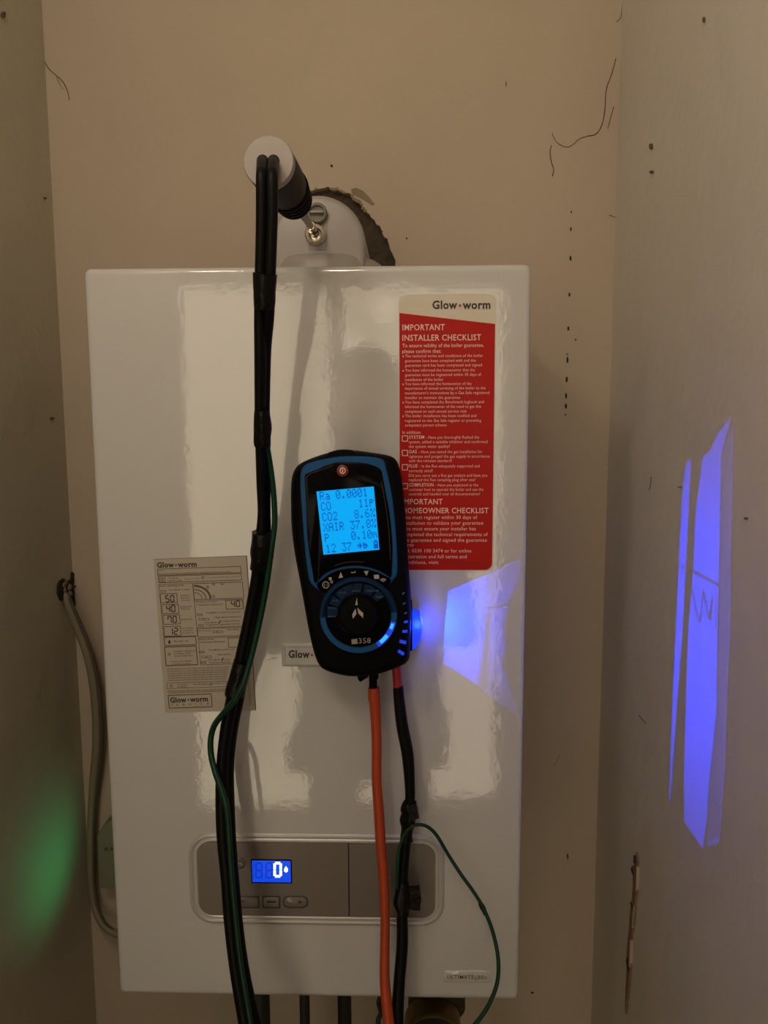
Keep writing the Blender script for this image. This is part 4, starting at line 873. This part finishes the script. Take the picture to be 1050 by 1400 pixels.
def limbs(k, ext=0.0, arm_end=1.0):
    ch = [[(px_, py_, .98, (.15 * k, .11 * k)), (px_, py_, 1.12, (.135 * k, .10 * k)), (px_, py_ + .005, 1.28, (.155 * k, .11 * k)), (px_, py_, 1.41, (.15 * k, .10 * k)), (px_, py_, 1.50, .07 * k)]]
    for s_ in (-1, 1):
        h = Vector(HAND[s_]); e = Vector(EL[s_]); w_ = e.lerp(h, arm_end)
        ch.append([(px_, py_, 1.41, 0), (px_ + s_ * .12, py_, 1.45, .062 * k), (px_ + s_ * .19, py_ + .01, 1.42, .056 * k), (e.x, e.y, e.z, .042 * k), (*e.lerp(w_, .5), .038 * k), (*w_, .027 * k)])
    return ch
legs = lambda k, zend: [[(px_, py_, .98, 0), (px_ + s_ * .095, py_, .88, .088 * k), (px_ + s_ * .10, py_ + .01, .50, .058 * k), (px_ + s_ * .10, py_ - .01, zend, .040 * k)] for s_ in (-1, 1)]
bc = limbs(.93); bc[0] += [(px_, py_ + .02, 1.58, .052), (px_ , py_ + .035, 1.66, (.064, .072)), (px_ , py_ + .035, 1.75, (.075, .090)), (px_, py_ + .025, 1.81, (.055, .062))]
skin_obj('body', bc + legs(.9, .09), 'skin', person, 2)
jk = limbs(1.06, 0, .93); jk[0] = [(px_, py_, .98, (.205, .135)), (px_, py_, 1.12, (.190, .125)), (px_, py_ + .005, 1.28, (.180, .120)), (px_, py_, 1.41, (.160, .11)), (px_, py_, 1.50, .075)]
jk.append([(px_, py_, .98, 0), (px_, py_, .86, (.212, .140)), (px_, py_, .72, (.215, .145))])
skin_obj('jacket', jk, 'cloth', person, 2)
tr = [[(px_, py_, 1.00, (.155, .115)), (px_, py_, .93, (.16, .12))]] + [[(px_, py_, .93, 0)] + c[1:] for c in legs(1.12, .09)]
skin_obj('trousers', tr, 'trouser', person, 2)
for s_ in (-1, 1):
    skin_obj('shoe', [[(px_ + s_ * .10, py_ - .05, .045, .040), (px_ + s_ * .102, py_ + .05, .045, .044), (px_ + s_ * .108, py_ + .15, .035, .034), (px_ + s_ * .108, py_ + .19, .030, .022)]], 'shoe', person)
    bm = bmesh.new(); bmesh.ops.create_uvsphere(bm, u_segments=12, v_segments=8, radius=1, matrix=Matrix.Translation((px_ + s_ * .079, py_ + .03, 1.725)) @ Matrix.Diagonal((.010, .020, .031, 1))); obj('ear', bm, 'skin', person)
    bm = bmesh.new(); bmesh.ops.create_uvsphere(bm, u_segments=12, v_segments=8, radius=.0125, matrix=Matrix.Translation((px_ + s_ * .032, py_ + .108, 1.738))); obj('eye', bm, 'paperlight', person)
    h = Vector(HAND[s_]); ins = -s_                 # fingers behind the phone's edge, thumb on its screen side
    palm = [(h.x, h.y, h.z, .024), (h.x + ins * .004, h.y + .008, h.z + .030, (.034, .016)), (h.x + ins * .006, h.y + .016, h.z + .062, (.034, .014))]
    fingers = []
    for q in range(4):
        L_ = (.9, 1.0, .93, .74)[q]; zq = h.z + .070 - q * .021
        fingers.append([(h.x, h.y + .014, zq, 0), (h.x + s_ * .022, h.y + .022, zq, .0095), (h.x + s_ * .014, h.y + .034, zq + .004, .0088), (h.x + ins * .012 * L_, h.y + .039, zq + .006, .0082), (h.x + ins * .034 * L_, h.y + .038, zq + .007, .0072)])
    skin_obj('hand', [palm] + [[(h.x, h.y + .008, h.z + .03, 0), (h.x + s_ * .02, h.y + .004, h.z + .045, .011), (h.x + ins * .004, h.y + .004, h.z + .066, .0095), (h.x + ins * .022, h.y + .008, h.z + .078, .0082)]], 'skin', person)
    for f_ in fingers: skin_obj('finger', [[(a, b, c, r or .0095) for a, b, c, r in f_]], 'skin', person)
bm = bmesh.new(); bmesh.ops.create_cone(bm, segments=10, radius1=.016, radius2=.006, depth=.045, cap_ends=True, matrix=Matrix.Translation((px_, py_ + .125, 1.712)) @ Matrix.Rotation(math.radians(-18), 4, 'X')); obj('nose', bm, 'skin', person)
bm = bmesh.new(); bmesh.ops.create_uvsphere(bm, u_segments=14, v_segments=8, radius=1, matrix=Matrix.Translation((px_, py_ + .108, 1.668)) @ Matrix.Diagonal((.024, .008, .007, 1))); obj('mouth', bm, 'power', person)
bm = bmesh.new(); bmesh.ops.create_uvsphere(bm, u_segments=24, v_segments=16, radius=1, matrix=Matrix.Translation((px_, py_ + .012, 1.775)) @ Matrix.Diagonal((.090, .104, .088, 1)))
for v in bm.verts:
    if v.co.y > py_ + .05 and v.co.z < 1.80: v.co.y = py_ + .05
    v.co += Vector((1, 1, 1)) * noise.noise(v.co * 40) * .004
obj('hair', bm, 'hairm', person)
phone = thing('phone', (.092, -.740, 1.64), 'black phone held upright behind the lens', 'phone')
bm = box(bmesh.new(), (.052, -.7490, 1.555), (.128, -.7410, 1.715), .0035, 3); obj('phone_body', bm, 'glass', phone)
bm = box(bmesh.new(), (.080, -.7412, 1.675), (.112, -.7395, 1.708), .0008, 2); obj('camera_bump', bm, 'boot', phone)
